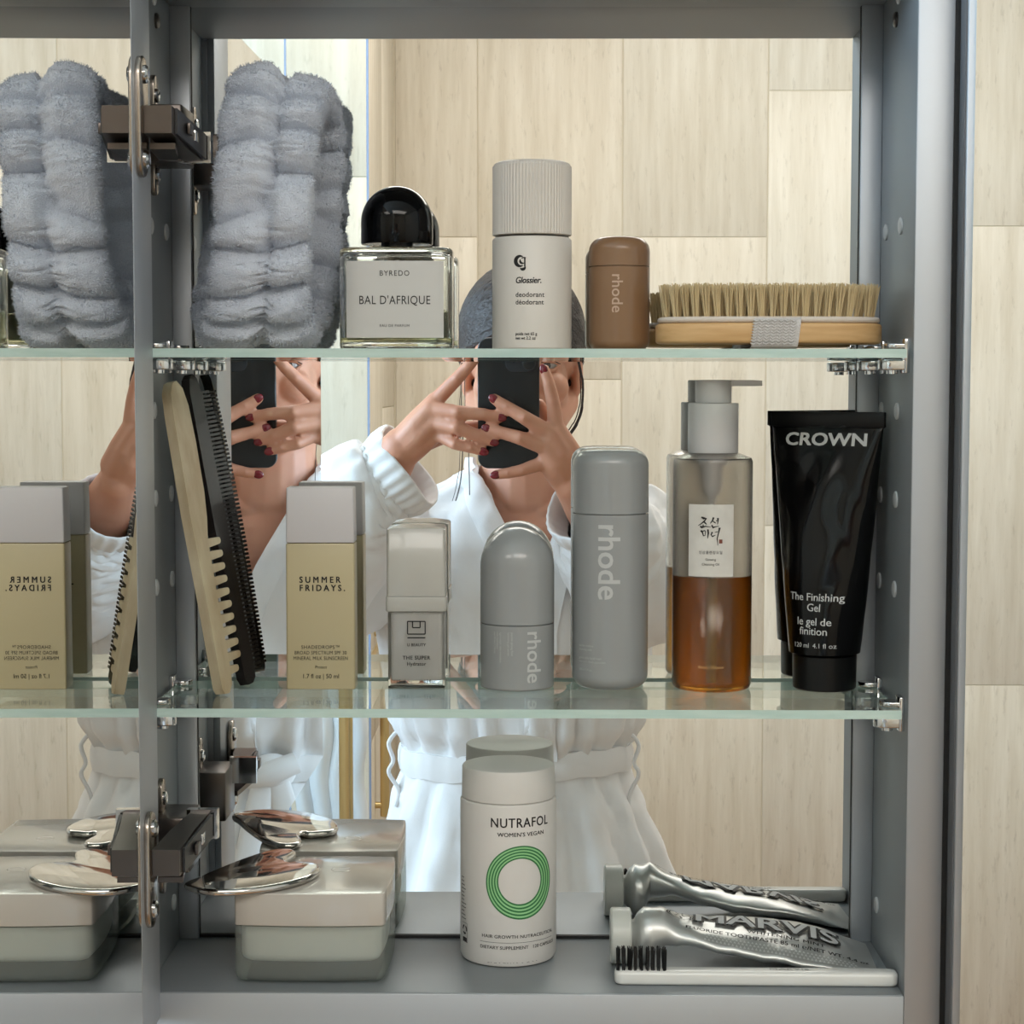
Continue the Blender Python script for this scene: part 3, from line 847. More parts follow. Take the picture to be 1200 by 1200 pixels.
mb = lettering([('U BEAUTY', 0, .0241, .0016, 'CENTER', .95, 1.05, .02), ('THE SUPER', 0, .0166, .0021, 'CENTER', .95, 1.12, .02), ('Hydrator', 0, .0132, .0020, 'CENTER', .9, 1.1, .02), ('15ml ℮', -.0112, .0032, .0022, 'LEFT', .8, 1.0, .0), ('0.5 fl.oz.', .0042, .0032, .0022, 'LEFT', .62, 1.0, .0)], fs)
u0, v0 = 0, .0330
for ln in ([(-.0049, .0380), (.0049, .0380), (.0049, .0309), (-.0049, .0309), (-.0049, .0380)], [(-.0021, .0380), (-.0021, .0345), (.0021, .0345), (.0021, .0380)], [(-.0050, .0288), (.0050, .0288)]):
    for p, q in zip(ln, ln[1:]): polyline(mb, [p, q], .00033, fs)
obj('printed_lettering', mb, INK, se)

# --- two grey bottles
GREYP = mat('cool_grey_plastic', (152, 155, 156), 0.24, coat=0.2)
GINK = mat('light_grey_ink', (192, 194, 194), 0.5)
sgb = thing('dome_capped_bottle', 'short cool grey bottle with a tall rounded dome cap and downward lettering', 'bottle', (-.0092, 1.0765, Z2))
R = .0208
obj('body', MB().lathe(roundcap(R, 0, .0362, 0, rb=.0016), 64), GREYP, sgb)
dome = [(R-.0014, .0362), (R-.0014, .0368), (R, .0369), (R, .0680)] + [(R*math.cos(a), .0680+.0222*math.sin(a)) for a in [PI/2*i/18 for i in range(1, 18)]] + [(.0003, .0902)]
obj('cap', MB().lathe(dome, 64), GREYP, sgb)
small = [('peptide glazing fluid', .0, 0, .0012), ]
mb = lettering([('rhode', 0, 0, .0084, 'LEFT', 1.0, 1.0, .014)], down_face(round_face(R), .0060, .0338))
for q, (uu, L_) in enumerate(((-.0032, .8), (-.0052, 1.0), (-.0098, .9), (-.0118, .75), (-.0136, .85))):
    t = ['peptide glazing fluid', 'hydrating gel serum', 'lightweight daily moisture', 'soin hydratant', 'net 50 ml 1.7 fl oz'][q]
    m2 = lettering([(t, 0, 0, .0012, 'LEFT', .95, 1.0, 0)], down_face(round_face(R), uu, .0330)); mb.add(m2.v, m2.f)
obj('printed_lettering', mb, GINK, sgb)
tgb = thing('tall_grey_bottle', 'tall cool grey round bottle with a flat rounded cap and large downward lettering', 'bottle', (.0430, 1.0770, Z2))
R = .0213
obj('body', MB().lathe(roundcap(R, 0, .0978, 0, rb=.0075), 64), GREYP, tgb)
obj('cap', MB().lathe([(R-.0014, .0978), (R-.0014, .0985)] + roundcap(R, .0985, .1338, .0090)[1:], 64), GREYP, tgb)
mb = lettering([('rhode', 0, 0, .0122, 'LEFT', 1.0, 1.0, .016)], down_face(round_face(R), -.0074, .0935))
m2 = lettering([('barrier restore', -.0205, .0246, .0013, 'LEFT', .9), ('cleansing milk', -.0205, .0225, .0013, 'LEFT', .9), ('gentle daily facial wash', -.0205, .0178, .0013, 'LEFT', .9), ('nettoyant doux quotidien', -.0205, .0158, .0013, 'LEFT', .9), ('150 ml 5 fl oz', -.0205, .0112, .0013, 'LEFT', .9)], round_face(R))
obj('printed_lettering', mb, GINK, tgb); obj('small_print', m2, GINK, tgb)

# --- cleansing oil with pump
SMOKY = mat('smoky_bottle', (238, 235, 230), 0.24, trans=1.0, ior=1.45)
AMBER = mat('amber_oil', (232, 172, 66), 0.03, trans=1.0, ior=1.46)
PUMPG = mat('pump_plastic', (206, 205, 205), 0.32)
ob = thing('cleansing_oil_bottle', 'clear pump bottle half full of amber oil with a white Korean label', 'bottle', (.0998, 1.0740, Z2))
R = .0222
shell = MB().lathe([(.0001, .0002), (R-.0022, .0002), (R-.0008, .0010), (R, .0030), (R, .1270), (R-.0008, .1290), (R-.004, .1302), (.0140, .1318), (.0001, .1318)], 64)
cav = MB().lathe([(.0001, .0030), (R-.0032, .0030), (R-.0016, .0048), (R-.0014, .1258), (R-.0024, .1280), (R-.0048, .1290), (.0135, .1304), (.0001, .1304)], 64)
shell.add(cav.v, [tuple(reversed(f)) for f in cav.f])
obj('bottle', shell, SMOKY, ob)
lq = obj('oil', MB().lathe([(.0001, .0028), (R-.0031, .0028), (R-.0014, .0047), (R-.0012, .0632), (R-.0016, .0637), (.0001, .0635)], 64), AMBER, ob)
obj('dip_tube', MB().tube([(0, 0, .0050), (0, 0, .1100)], .0018, 12), PUMPG, ob)
obj('pump_body', MB().lathe([(.0028, .1080), (.0050, .1120), (.0056, .1240), (.0082, .1270), (.0082, .1312)], 24), PUMPG, ob)
obj('collar', MB().lathe([(.0001, .1319), (.0138, .1319), (.0140, .1324), (.0140, .1588), (.0136, .1594), (.0001, .1594)], 48), PUMPG, ob)
ph = bpy.data.objects.new('pump_head', None); COL.objects.link(ph); ph.parent = ob
obj('button', MB().lathe([(.0001, .1596), (.0099, .1596), (.0101, .1600), (.0101, .1716), (.0096, .1722), (.0001, .1723)], 40), PUMPG, ph)
obj('nozzle', MB().loft([[(x, y, z) for y, z in ((-.0030, .1688), (.0030, .1688), (.0030, .1722), (-.0030, .1722))] for x in (.006, .022)] + [[(.0268, y, z) for y, z in ((-.0026, .1690), (.0026, .1690), (.0026, .1718), (-.0026, .1718))]]), PUMPG, ph)
rfo = round_face(R, turn=-.13)
lab = obj('label', patch(rfo, -.0129, .0129, .0645, .1042, 16, gap=.0001), mat('hanji_label', (222, 220, 214), 0.7, vary=(120, (206, 204, 198), .5, (1, 1, 1))), ob)
rfo2 = lambda u, v, g: rfo(u, v, g+.0002)
mb = lettering([('인삼클렌징오일', 0, .0772, .0014, 'CENTER', .95, 1.12, .0), ('Ginseng', 0, .0734, .0013, 'CENTER', .95, 1.0, .0), ('Cleansing Oil', 0, .0708, .0013, 'CENTER', .95, 1.0, .0)], rfo2)
cs = MB(); U = .0258/620; 
def cal(pts): return [((x-470)*U, .0645+.0397*(1-(y-150)/915), w*U) for x, y, w in pts]
br_strokes = [[(345, 310, 9), (380, 325, 16), (410, 325, 10), (385, 360, 9), (340, 395, 7), (300, 420, 3)], [(368, 362, 6), (400, 385, 9), (415, 402, 4)], [(372, 402, 6), (366, 428, 9)],
    [(330, 425, 12), (350, 438, 14), (400, 425, 7), (470, 432, 3)], [(505, 310, 12), (490, 350, 9), (462, 388, 5)], [(488, 352, 5), (520, 375, 8), (535, 385, 3)], [(560, 318, 14), (562, 350, 8), (556, 400, 4)], [(535, 352, 6), (562, 350, 4)],
    [(480, 408, 10), (500, 440, 13), (530, 428, 7), (575, 420, 3)], [(340, 478, 14), (362, 505, 9), (376, 550, 6)], [(352, 492, 5), (390, 478, 7), (402, 490, 6), (396, 540, 4)], [(374, 546, 4), (398, 540, 5)],
    [(432, 462, 10), (438, 510, 11), (430, 578, 4)], [(490, 495, 11), (474, 530, 8), (490, 552, 10), (530, 535, 4)], [(520, 500, 4), (560, 490, 6)], [(585, 440, 13), (572, 500, 8), (552, 580, 7), (562, 665, 3)]]
strokes(mb, [cal(s_) for s_ in br_strokes], rfo2)
obj('printed_lettering', mb, INK, lab)
seal = MB(); strokes(seal, [cal([(600, 590, 22), (600, 640, 22)])], rfo2)
obj('red_seal', seal, mat('seal_red', (120, 62, 48), .6), lab)
obj('printed_lettering', lettering([('Beauty of Joseon', 0, .0138, .0016, 'CENTER', .9)], round_face(R, turn=-.10)), mat('tan_ink', (214, 170, 110), .5), ob)

# --- black gel tube
BLK = mat('gloss_black_tube', (6, 6, 7), 0.13, spec=0.28)
BLKM = mat('satin_black_cap', (11, 11, 12), 0.36, spec=0.3)
gt = thing('hair_gel_tube', 'tall glossy black gel tube standing on its cap beside the amber oil bottle', 'tube', (.1632, 1.0742, Z2), (0, 0, -.60))
obj('cap', MB().lathe([(.0001, 0), (.0168, 0), (.0176, .0008), (.0178, .0190), (.0170, .0198), (.0001, .0198)], 56), BLKM, gt)
rings = []; NZ, NA = 64, 80
Ht = .1545
def tube_ring(z):
    t = (z-.0199)/(Ht-.0199); t = max(0, min(1, t))
    w = .0196+(.0345-.0196)*t**.9
    d = .0193*(1-t**1.35)**.75+.0006
    if z > Ht-.0085: d = .0011; w = .0345
    e = 2.0
    ring = []
    for i in range(NA):
        a = 2*PI*i/NA; c, s = math.cos(a), math.sin(a)
        x, y = w*c, d*s
        if .03 < t < .94:
            k = math.sin(PI*t)**.7
            dd = .0030*k*noise.noise(Vector((x*55, z*26, (1 if s > 0 else 4)))) - .0050*k*math.exp(-((x-.006*math.sin(z*60))/.010)**2)*max(0, math.sin((t-.2)*PI*1.15))*(.6 if s < 0 else .5)
            y += math.copysign(max(-d*abs(s)*.7, dd*abs(s)**.5), s)
        ring.append((x, y, z))
    return ring
zs = [.0199+(Ht-.0199-.0088)*i/NZ for i in range(NZ+1)]
rings = [[(x*.93, y*.93, .0199) for x, y, z in tube_ring(.0199)]] + [tube_ring(z) for z in [.0206]+zs[1:]] + [tube_ring(Ht-.0084), tube_ring(Ht)]
tb = obj('tube', MB().loft(rings), BLK, gt, smooth=50)
obj('crimp_seam', MB().box((-.0347, -.0013, Ht-.0082), (.0347, .0013, Ht+.0002), .0003), BLKM, gt)
def tube_face(u, v, g):
    r_ = tube_ring(v); lo, hi = NA//2, NA
    best = r_[NA//2]
    for i in range(NA//2, NA):
        a, b = r_[i], r_[(i+1) % NA]
        if a[0] <= u <= b[0]:
            t = (u-a[0])/max(b[0]-a[0], 1e-9)
            return (u, a[1]+(b[1]-a[1])*t-.00035-g, v)
    return (u, best[1]-g, v)
obj('printed_lettering', lettering([('CROWN', .0015, .1362, .0068, 'CENTER', 1.30, 1.0, .035)], tube_face), INKW, gt)
mb = lettering([('The Finishing', .0022, .0508, .0042, 'CENTER', .98, 1.0, .008), ('Gel', .0022, .0450, .0042, 'CENTER', .98, 1.0, .008), ('le gel de', .0022, .0373, .0042, 'CENTER', 1.0, 1.0, .008), ('finition', .0022, .0320, .0042, 'CENTER', .98, 1.0, .008), ('120 ml  4.1 fl oz', .0022, .0248, .0026, 'CENTER', 1.0, 1.0, .004)], tube_face)
obj('small_print', mb, INKW, gt)

# --- white jar and stone
JLID = mat('jar_lid_white', (194, 189, 181), 0.16, coat=0.5)
FROST = mixed_clear('frosted_jar_glass', (236, 240, 236), (176, 182, 176), 0.36, 0.12)
CUP = mat('jar_inner_white', (236, 234, 230), 0.35)
jr = thing('cream_jar', 'square white lidded frosted glass jar on the cabinet floor under the metal stone', 'jar', (-.1198, 1.0530, Z3))
def bowed(w, d, bow, r, n=10):
    """square plan with gently bowed sides and tight corners"""
    pts = []
    for k in range(4):
        a0 = k*PI/2
        for i in range(n+1):
            t = -1+2*i/n
            px_, py_ = 1+bow*(1-t*t), t*(1-r)
            x, y = px_*math.cos(a0)-py_*math.sin(a0), px_*math.sin(a0)+py_*math.cos(a0)
            pts.append((x*w/2, y*d/2))
    return pts
obj('lid', MB().prism(bowed(.0802, .0800, .05, .03), .0318, .0494, .0006, bev0=.0003), JLID, jr)
obj('lid_emboss', MB().lathe([(.0046, .0494), (.0050, .04955), (.0054, .0494)], 40, cap0=False, cap1=False, mx=Matrix.Translation((.012, .010, 0))), JLID, jr)
obj('jar_base', MB().prism(bowed(.0804, .0796, .05, .05), 0, .0314, .0012, bev0=.0055), FROST, jr)
obj('inner_cup', MB().prism(bowed(.0750, .0700, .05, .10), .0098, .0300, .0008, bev0=.005), CUP, jr)
METAL = mat('polished_metal', (205, 202, 198), 0.05, metal=1.0)
def onz(px, py, z):
    p = at(px, py, 1.0); return p*(z/p.z)
zt = Z3+.0496
outline = [(217, 1040), (236, 1045.5), (262, 1047), (295, 1045), (330, 1039.5), (358, 1032), (372, 1024), (375, 1019), (370, 1015), (358, 1013.5), (345, 1012.5), (338, 1013.5), (336, 1010), (344, 1004.5), (347, 1001), (342, 998.2), (331, 997.6), (318, 999), (300, 1004), (280, 1011), (255, 1021), (232, 1031), (219, 1036)]
pts = [onz(px, py, zt+.0022) for px, py in outline]
cxg = sum(p.x for p in pts)/len(pts); cyg = sum(p.y for p in pts)/len(pts)
def catmull(P, n=4):
    out = []; N = len(P)
    for i in range(N):
        p0, p1, p2, p3 = P[i-1], P[i], P[(i+1) % N], P[(i+2) % N]
        for k in range(n):
            t = k/n
            out.append(tuple(.5*((2*p1[c])+(-p0[c]+p2[c])*t+(2*p0[c]-5*p1[c]+4*p2[c]-p3[c])*t*t+(-p0[c]+3*p1[c]-3*p2[c]+p3[c])*t**3) for c in (0, 1)))
    return out
flat = catmull([(p.x-cxg, min(p.y, 1.0955)-cyg) for p in pts])
gs = thing('gua_sha_stone', 'polished silver heart shaped facial massage plate lying across the jar lid', 'massage tool', (cxg, cyg, zt))
def offset(ring, d):
    n = len(ring); out = []
    for i in range(n):
        a, b = ring[i-1], ring[(i+1) % n]
        dx, dy = b[0]-a[0], b[1]-a[1]; L = math.hypot(dx, dy) or 1
        out.append((ring[i][0]-dy/L*d, ring[i][1]+dx/L*d))
    return out
area = sum(flat[i-1][0]*flat[i][1]-flat[i][0]*flat[i-1][1] for i in range(len(flat)))
if area < 0: flat.reverse()
H = .0040
prof = [(.0016, 0), (.0005, .0005), (0, .0014), (0, .0026), (.0005, .0035), (.0012, .0039), (.0018, .0040)]
obj('plate', MB().loft([[(x, y, z+.0002) for x, y in offset(flat, d)] for d, z in prof]), METAL, gs, smooth=60)

# --- supplement bottle
SUPW = mat('matte_white_bottle', (217, 214, 210), 0.5)
GREEN = mat('green_ring_ink', (42, 118, 62), 0.55)
GREEN2 = mat('light_green_ring_ink', (150, 206, 148), 0.55)
sb = thing('supplement_bottle', 'white round supplement bottle with green ring emblem on the cabinet floor', 'bottle', (-.0140, 1.0682, Z3))
R = .0270
obj('body', MB().lathe([(.0001, 0), (R-.003, 0), (R-.0009, .0008), (R, .0028), (R, .0892), (R-.0006, .0905), (R-.0014, .0908), (.0001, .0908)], 72), SUPW, sb)
obj('cap', MB().lathe([(.0001, .0910), (R-.0014, .0910), (R-.0009, .0914), (R-.0011, .1078), (R-.0016, .1086), (R-.0030, .1090), (.0001, .1088)], 72), SUPW, sb)
T_ = .0078
rs = round_face(R)
obj('printed_lettering', lettering([('NUTRAFOL', T_, .0786, .0052, 'CENTER', .86, 1.10, .012), ("WOMEN'S VEGAN", T_+.0004, .0735, .0022, 'CENTER', 1.06, 1.03, .014)], rs), INK, sb)
mb = lettering([('HAIR GROWTH NUTRACEUTICAL', T_, .0168, .0018, 'CENTER', 1.12, 1.04, .012), ('DIETARY SUPPLEMENT   120 CAPSULES', T_, .0106, .0018, 'CENTER', 1.06, 1.02, .012)], rs)
polyline(mb, [(T_-.0240+.002*i, .0143) for i in range(24)], .00010, rs)
rnd = random.Random(4)
for k in range(12):
    z = .047+k*-.0021
    polyline(mb, [(-.0340, z), (-.0310+rnd.uniform(-.001, .0015), z), (-.0285+rnd.uniform(-.002, .001), z)], .00022, rs)
for k in range(14):
    u = -.012+k*.0022+rnd.uniform(-.0008, .0008); polyline(mb, [(u, .0030+rnd.uniform(-.0003, .0004)), (u+rnd.uniform(.0004, .0018), .0030)], .00010, rs)
rc_u, rc_v = -.0295, .0178
for q in range(3):
    a = math.radians(90+120*q)
    strokes(mb, [arc(rc_u, rc_v, .0022, 90+120*q+12, 90+120*q+95, .0005, .0006, 6)], rs)
for p, q in (((-.0325, .0215), (-.0265, .0215)), ((-.0265, .0215), (-.0265, .0108)), ((-.0325, .0108), (-.0265, .0108))): polyline(mb, [p, q], .0001, rs)
strokes(mb, [[(-.0320, .0122, .0012), (-.0270, .0122, .0012)]], rs)
obj('small_print', mb, INK, sb)
def ringband(cu, cv, r0, r1, skew):
    m_ = MB(); n = 72; vs = []
    for i in range(n):
        a = 2*PI*i/n
        for r in (r0, r1): 
            k = (r-.0115)/.0085
            vs.append(rs(cu+r*math.cos(a)*1.0-.0006*(1-k), cv+r*1.02*math.sin(a)+.0008*(1-k), .00015))
    return m_.add(vs, [(2*i, 2*i+1, (2*i+3) % (2*n), (2*i+2) % (2*n)) for i in range(n)])
dark_, light_ = MB(), MB()
for i in range(9):
    r0 = .0124+.00086*i
    q = ringband(T_, .0478, r0, r0+.00086, 0); (dark_ if i % 2 == 0 else light_).add(q.v, q.f)
obj('ring_emblem', dark_, GREEN, sb); obj('ring_emblem', light_, GREEN2, sb)

# --- toothbrush and toothpaste
TBW = mat('white_toothbrush', (226, 226, 222), 0.25, coat=0.2)
BBR = mat('black_bristle', (20, 20, 21), 0.5)
tbz = thing('toothbrush', 'flat white toothbrush with black bristles lying at the front of the cabinet floor', 'toothbrush', (.1195, 1.0165, Z3), (0, 0, -.012))
obj('handle', MB().prism(rrect(0, 0, .1515, .0112, .0040, 6), .0001, .0078, .0022, bev0=.0020), TBW, tbz)
tuft = MB()
rnd = random.Random(6)
def btuft(seed):
    m_ = MB(); r_ = random.Random(seed)
    for k in range(14):
        a = r_.uniform(0, 2*PI); q = .0009*math.sqrt(r_.random()); h = .0112+r_.uniform(-.0005, .0005)
        m_.tube([(q*math.cos(a), q*math.sin(a), 0), (q*1.25*math.cos(a)+r_.uniform(-.0002, .0002), q*1.25*math.sin(a), h)], [.0002, .00016], 4)
    return m_.mesh('bristle_tuft', BBR)
BT = [btuft(i) for i in range(3)]
for i in range(9):
    for j in range(3):
        obj('bristle_tuft', BT[(i+j) % 3], None, tbz, (-.0738+i*.0031, -.0030+j*.0030, .0077), (0, random.uniform(-.06, .06), random.uniform(0, 6)))
obj('printed_lettering', lettering([('MARVIS', .0180, -.0012, .0032, 'CENTER', 1.3, 1.1, .01)], lambda u, v, g: (u, v, .0079+g)), mat('grey_ink', (150, 150, 148), .5), tbz)
FOIL = mat('silver_foil', (196, 198, 196), 0.36, metal=0.65, bump=(90, 0.12, 0.001, (1, 1, 1)))
CAPW = mat('toothpaste_cap', (198, 200, 194), 0.35)
tp = thing('toothpaste_tube', 'crumpled silver toothpaste tube with black and white lettering lying behind the toothbrush', 'toothpaste', (.0430, 1.0520, Z3))
O = Vector((.0430, 1.0520, Z3))
axm = Matrix.Rotation(PI/2, 4, 'Y')
obj('cap', MB().loft([[((0 if k == 0 else .0112 if k == 3 else .0009 if k == 1 else .0104), r*math.cos(2*PI*i/48), .0158+r*math.sin(2*PI*i/48)) for i in range(48)] for k, r in enumerate((.0146, .0154, .0154, .0146))], mx=Matrix.Rotation(0, 4, 'Z')), CAPW, tp)
st_ = [(.0113, None, None, .0086), (.0130, None, None, .0088), (.0148, None, None, .0122), (.0185, None, None, .0156), (.0225, None, None, .0150)]
rings = []; NA = 40
def cring(x, r, zc): return [(x, r*math.cos(2*PI*i/NA), zc+r*math.sin(2*PI*i/NA)) for i in range(NA)]
for x, _, _, r in st_: rings.append(cring(x, r, .0160))
sect = [((775, 1103, 1.040), (772, 1069, 1.061), .0105), ((800, 1102, 1.038), (800, 1077, 1.066), .0062), ((830, 1109, 1.035), (830, 1078, 1.078), .0058), ((870, 1119, 1.033), (868, 1077, 1.087), .0066), ((920, 1127, 1.031), (918, 1081, 1.0895), .0062), ((960, 1134, 1.030), (956, 1087, 1.0900), .0050), ((990, 1138, 1.0295), (982, 1095, 1.0900), .0034), ((1012, 1140.5, 1.029), (1000, 1101, 1.0895), .0013), ((1030, 1142, 1.029), (1014, 1106, 1.0895), .0008)]
SEC = []
for a, b, th in sect:
    pa, pb = at(*a)-O, at(*b)-O
    pa.z = max(pa.z, th*.6+.0004); pb.z = max(pb.z, th*.7)
    SEC.append((pa, pb, th))
def secring(pa, pb, th, ph=0):
    c = (pa+pb)/2; mj = (pb-pa)/2; nrm = Vector((1, 0, 0)).cross(mj).normalized()
    if nrm.z < 0: nrm = -nrm
    return [tuple(c+mj*math.cos(2*PI*i/NA)+nrm*(th*math.sin(2*PI*i/NA))) for i in range(NA)]
SEC2 = []
for (a, b) in zip(SEC, SEC[1:]):
    for k in range(4):
        t = k/4; SEC2.append((a[0].lerp(b[0], t), a[1].lerp(b[1], t), a[2]+(b[2]-a[2])*t))
SEC2.append(SEC[-1])
for q, (pa, pb, th) in enumerate(SEC2):
    r_ = secring(pa, pb, th)
    if q < len(SEC2)-6:
        r_ = [tuple(Vector(p)+Vector((0, 0, .0011*noise.noise(Vector((p[0]*120, p[1]*90, q*.02)))))) for p in r_]
    rings.append([(p[0], p[1], max(p[2], .0002)) for p in r_])
obj('tube', MB().loft(rings), FOIL, tp, smooth=60)
def paste_face(u, v, g):
    """u: metres along the tube from its shoulder, v: 0 near edge to 1 far edge"""
    x = u; k = 0
    while k < len(SEC2)-2 and (SEC2[k+1][0].x+SEC2[k+1][1].x)/2 < x: k += 1
    a, b = SEC2[k], SEC2[k+1]
    xa, xb = (a[0].x+a[1].x)/2, (b[0].x+b[1].x)/2
    t = max(0, min(1, (x-xa)/(xb-xa)))
    pa, pb, th = a[0].lerp(b[0], t), a[1].lerp(b[1], t), a[2]+(b[2]-a[2])*t
    c = (pa+pb)/2; mj = (pb-pa)/2; nrm = Vector((1, 0, 0)).cross(mj).normalized()
    if nrm.z < 0: nrm = -nrm
    s = 2*v-1
    h = th*math.sqrt(max(0, 1-s*s))
    p = c+mj*s+nrm*(h+.0009+g)
    p.x += (x-p.x) * 0 + (u - (xa+(xb-xa)*t))
    return tuple(p)
def pf_lin(u, v, g): return paste_face(u, v, g)
VS = 1/.060
def letters(items, gap):
    return lettering(items, lambda u, v, g: paste_face(u, v*VS, g+gap), gap)
obj('printed_lettering', letters([('MARVIS', .0870, .0260, .0185, 'CENTER', .90, 1.03, .075), ('WHITENING MINT', .0980, .0176, .0036, 'CENTER', .95, 1.08, .02), ('FLUORIDE TOOTHPASTE 85 ml ℮/NET WT. 4.4 oz', .0920, .0102, .0040, 'CENTER', .80, 1.02, .016)], .0001), INK, tp)
obj('white_lettering', letters([('MARVIS', .0870, .0260, .0185, 'CENTER', .90, 1.03, .018)], .0003), INKW, tp)
tri = MB()
for i in range(38):
    for j in range(3):
        u = .052+i*.0022+(.0011 if j % 2 else 0); v = .0016+j*.0023
        tri.add([paste_face(u, v*VS, .0001), paste_face(u+.0016, v*VS, .0001), paste_face(u+.0008, (v+.0019)*VS, .0001)], [(0, 1, 2)])
for i in range(6):
    for j in range(4):
        a = math.radians(200+i*12); x = .0180+j*.0014
        def sp(da, dx): return (x+dx, .0158*math.cos(a+da), .0160+.0158*math.sin(a+da))
obj('triangle_print', tri, mat('bright_foil', (232, 234, 232), .3, metal=.6), tp, smooth=0)
frame = MB()
for r_ in (.0075, .0062):
    polyline(frame, [(.0385+r_*math.cos(2*PI*i/24), (.0330+r_*1.2*math.sin(2*PI*i/24))*VS) for i in range(25)], .0004, lambda u, v, g: paste_face(u, v, g))
for i in range(7):
    a = 2*PI*i/7; polyline(frame, [(.0385+.0015*math.cos(a), (.0330+.0018*math.sin(a))*VS), (.0385+.0048*math.cos(a+.4), (.0330+.0056*math.sin(a+.4))*VS)], .0005, lambda u, v, g: paste_face(u, v, g))
polyline(frame, [(.050+.004*i, .0160*VS) for i in range(21)] , .0004, lambda u, v, g: paste_face(u, v, g))
obj('printed_border', frame, INK, tp)
# ------------------------------------------------------------------ the person with the phone, seen in the mirrors
SKIN = mat('skin', (198, 144, 116), 0.5, sss=0.12, vary=(18, (186, 124, 97), 0.5, (1, 1, 1)))
HAIR = mat('dark_brown_hair', (48, 37, 33), 0.44, bump=(46, 0.9, 0.004, (.35, 5, 5)))
ROBE = mat('white_robe', (222, 220, 219), 0.85, sheen=0.3, bump=(420, 0.25, 0.0006, (1, 1, 1)))
NAIL = mat('dark_red_nail', (108, 8, 22), 0.14, coat=0.4)
PHONE = mat('black_phone_glass', (26, 27, 28), 0.28)
LENS = mat('lens_black', (10, 11, 13), 0.06, coat=0.6)
FRM = mat('phone_frame', (70, 72, 76), 0.3, metal=0.8)

person = thing('person', 'person in a white belted robe holding a black phone, reflected in the mirrors', 'person', (-0.01, -0.27, FZ))
PO = Vector(person.location)
def pobj(name, mb, m, parent=person, smooth=60):
    if isinstance(mb, MB): mb.v = [tuple(Vector(p)-PO) for p in mb.v]
    return obj(name, mb, m, parent, smooth=smooth)

# phone: parallel to the picture plane, just behind the lens
PC = mir(596, 472.5, -.0105)
phone = thing('phone', 'black mobile phone held upright in both hands of the robed person', 'phone', PC)
PM = Matrix(((CAM_R.x, CAM_F.x, CAM_U.x), (CAM_R.y, CAM_F.y, CAM_U.y), (CAM_R.z, CAM_F.z, CAM_U.z)))
phone.rotation_euler = PM.to_euler()
XZ = Matrix(((1, 0, 0, 0), (0, 0, 1, 0), (0, 1, 0, 0), (0, 0, 0, 1)))
pw, phh = .0705, .1500
obj('frame', MB().prism(rrect(0, 0, pw, phh, .0125, 8), -.0040, .0038, .0014, bev0=.0014, mx=XZ), FRM, phone)
obj('back_glass', MB().prism(rrect(0, 0, pw-.0016, phh-.0016, .0118, 8), .0038, .0042, .0002, mx=XZ), PHONE, phone)
obj('screen', MB().prism(rrect(0, 0, pw-.0030, phh-.0030, .0112, 8), -.0043, -.0040, .0, mx=XZ), LENS, phone)
bumpc = (.0150, .0545)
cm = obj('camera_bump', MB().prism(rrect(bumpc[0], bumpc[1], .0370, .0370, .0095, 8), .0042, .0060, .0008, mx=XZ), mat('bump_glass', (44, 45, 47), .2), phone)
for dx, dz in ((.0085, .0085), (.0085, -.0085), (-.0085, 0)):
    obj('lens_ring', MB().lathe([(.0074, .0060), (.0074, .0078), (.0064, .0082), (.0062, .0074), (.0001, .0074)], 28, mx=Matrix.Translation((bumpc[0]+dx, 0, bumpc[1]+dz)) @ Matrix.Rotation(-PI/2, 4, 'X') @ Matrix.Diagonal((1, -1, 1, 1))), LENS, cm)
    obj('lens_rim', MB().lathe([(.0074, .0061), (.0078, .0061), (.0078, .0079), (.0074, .0080)], 28, cap0=False, cap1=False, mx=Matrix.Translation((bumpc[0]+dx, 0, bumpc[1]+dz)) @ Matrix.Rotation(-PI/2, 4, 'X') @ Matrix.Diagonal((1, -1, 1, 1))), FRM, cm)
obj('emblem', MB().lathe([(.0001, .0042), (.0070, .0042), (.0070, .00432), (.0001, .00432)], 28, mx=Matrix.Rotation(-PI/2, 4, 'X') @ Matrix.Diagonal((1, -1, 1, 1))), mat('faint_emblem', (44, 45, 47), 0.3), phone)
def yp(py): return -.0060+.067*(472.5-py)/1026     # depth of the phone's back at a height in the picture

# --- body: tapered limbs merged into one skin
B = MB()
def cone(p, q, r0, r1, n=18):
    p, q = Vector(p), Vector(q); d = q-p; L = d.length
    if L < 1e-6: B.ball(p, r0, n, 10); return
    z = d/L; x = z.orthogonal().normalized(); y = z.cross(x)
    prof = [(-r0*math.cos(PI/2*i/5) , r0*math.sin(PI/2*i/5)) for i in range(0, 6)] + [(L+r1*math.sin(PI/2*i/5), r1*math.cos(PI/2*i/5)) for i in range(0, 6)]
    rings = []
    for h, r in prof:
        r = max(r, .0002)
        rings.append([p+z*h+x*(r*math.cos(2*PI*i/n))+y*(r*math.sin(2*PI*i/n)) for i in range(n)])
    B.loft(rings)
def chain(pts, rs):
    for i in range(len(pts)-1): cone(pts[i], pts[i+1], rs[i], rs[i+1])
def ell(c, r): B.ball(c, r, 28, 18)

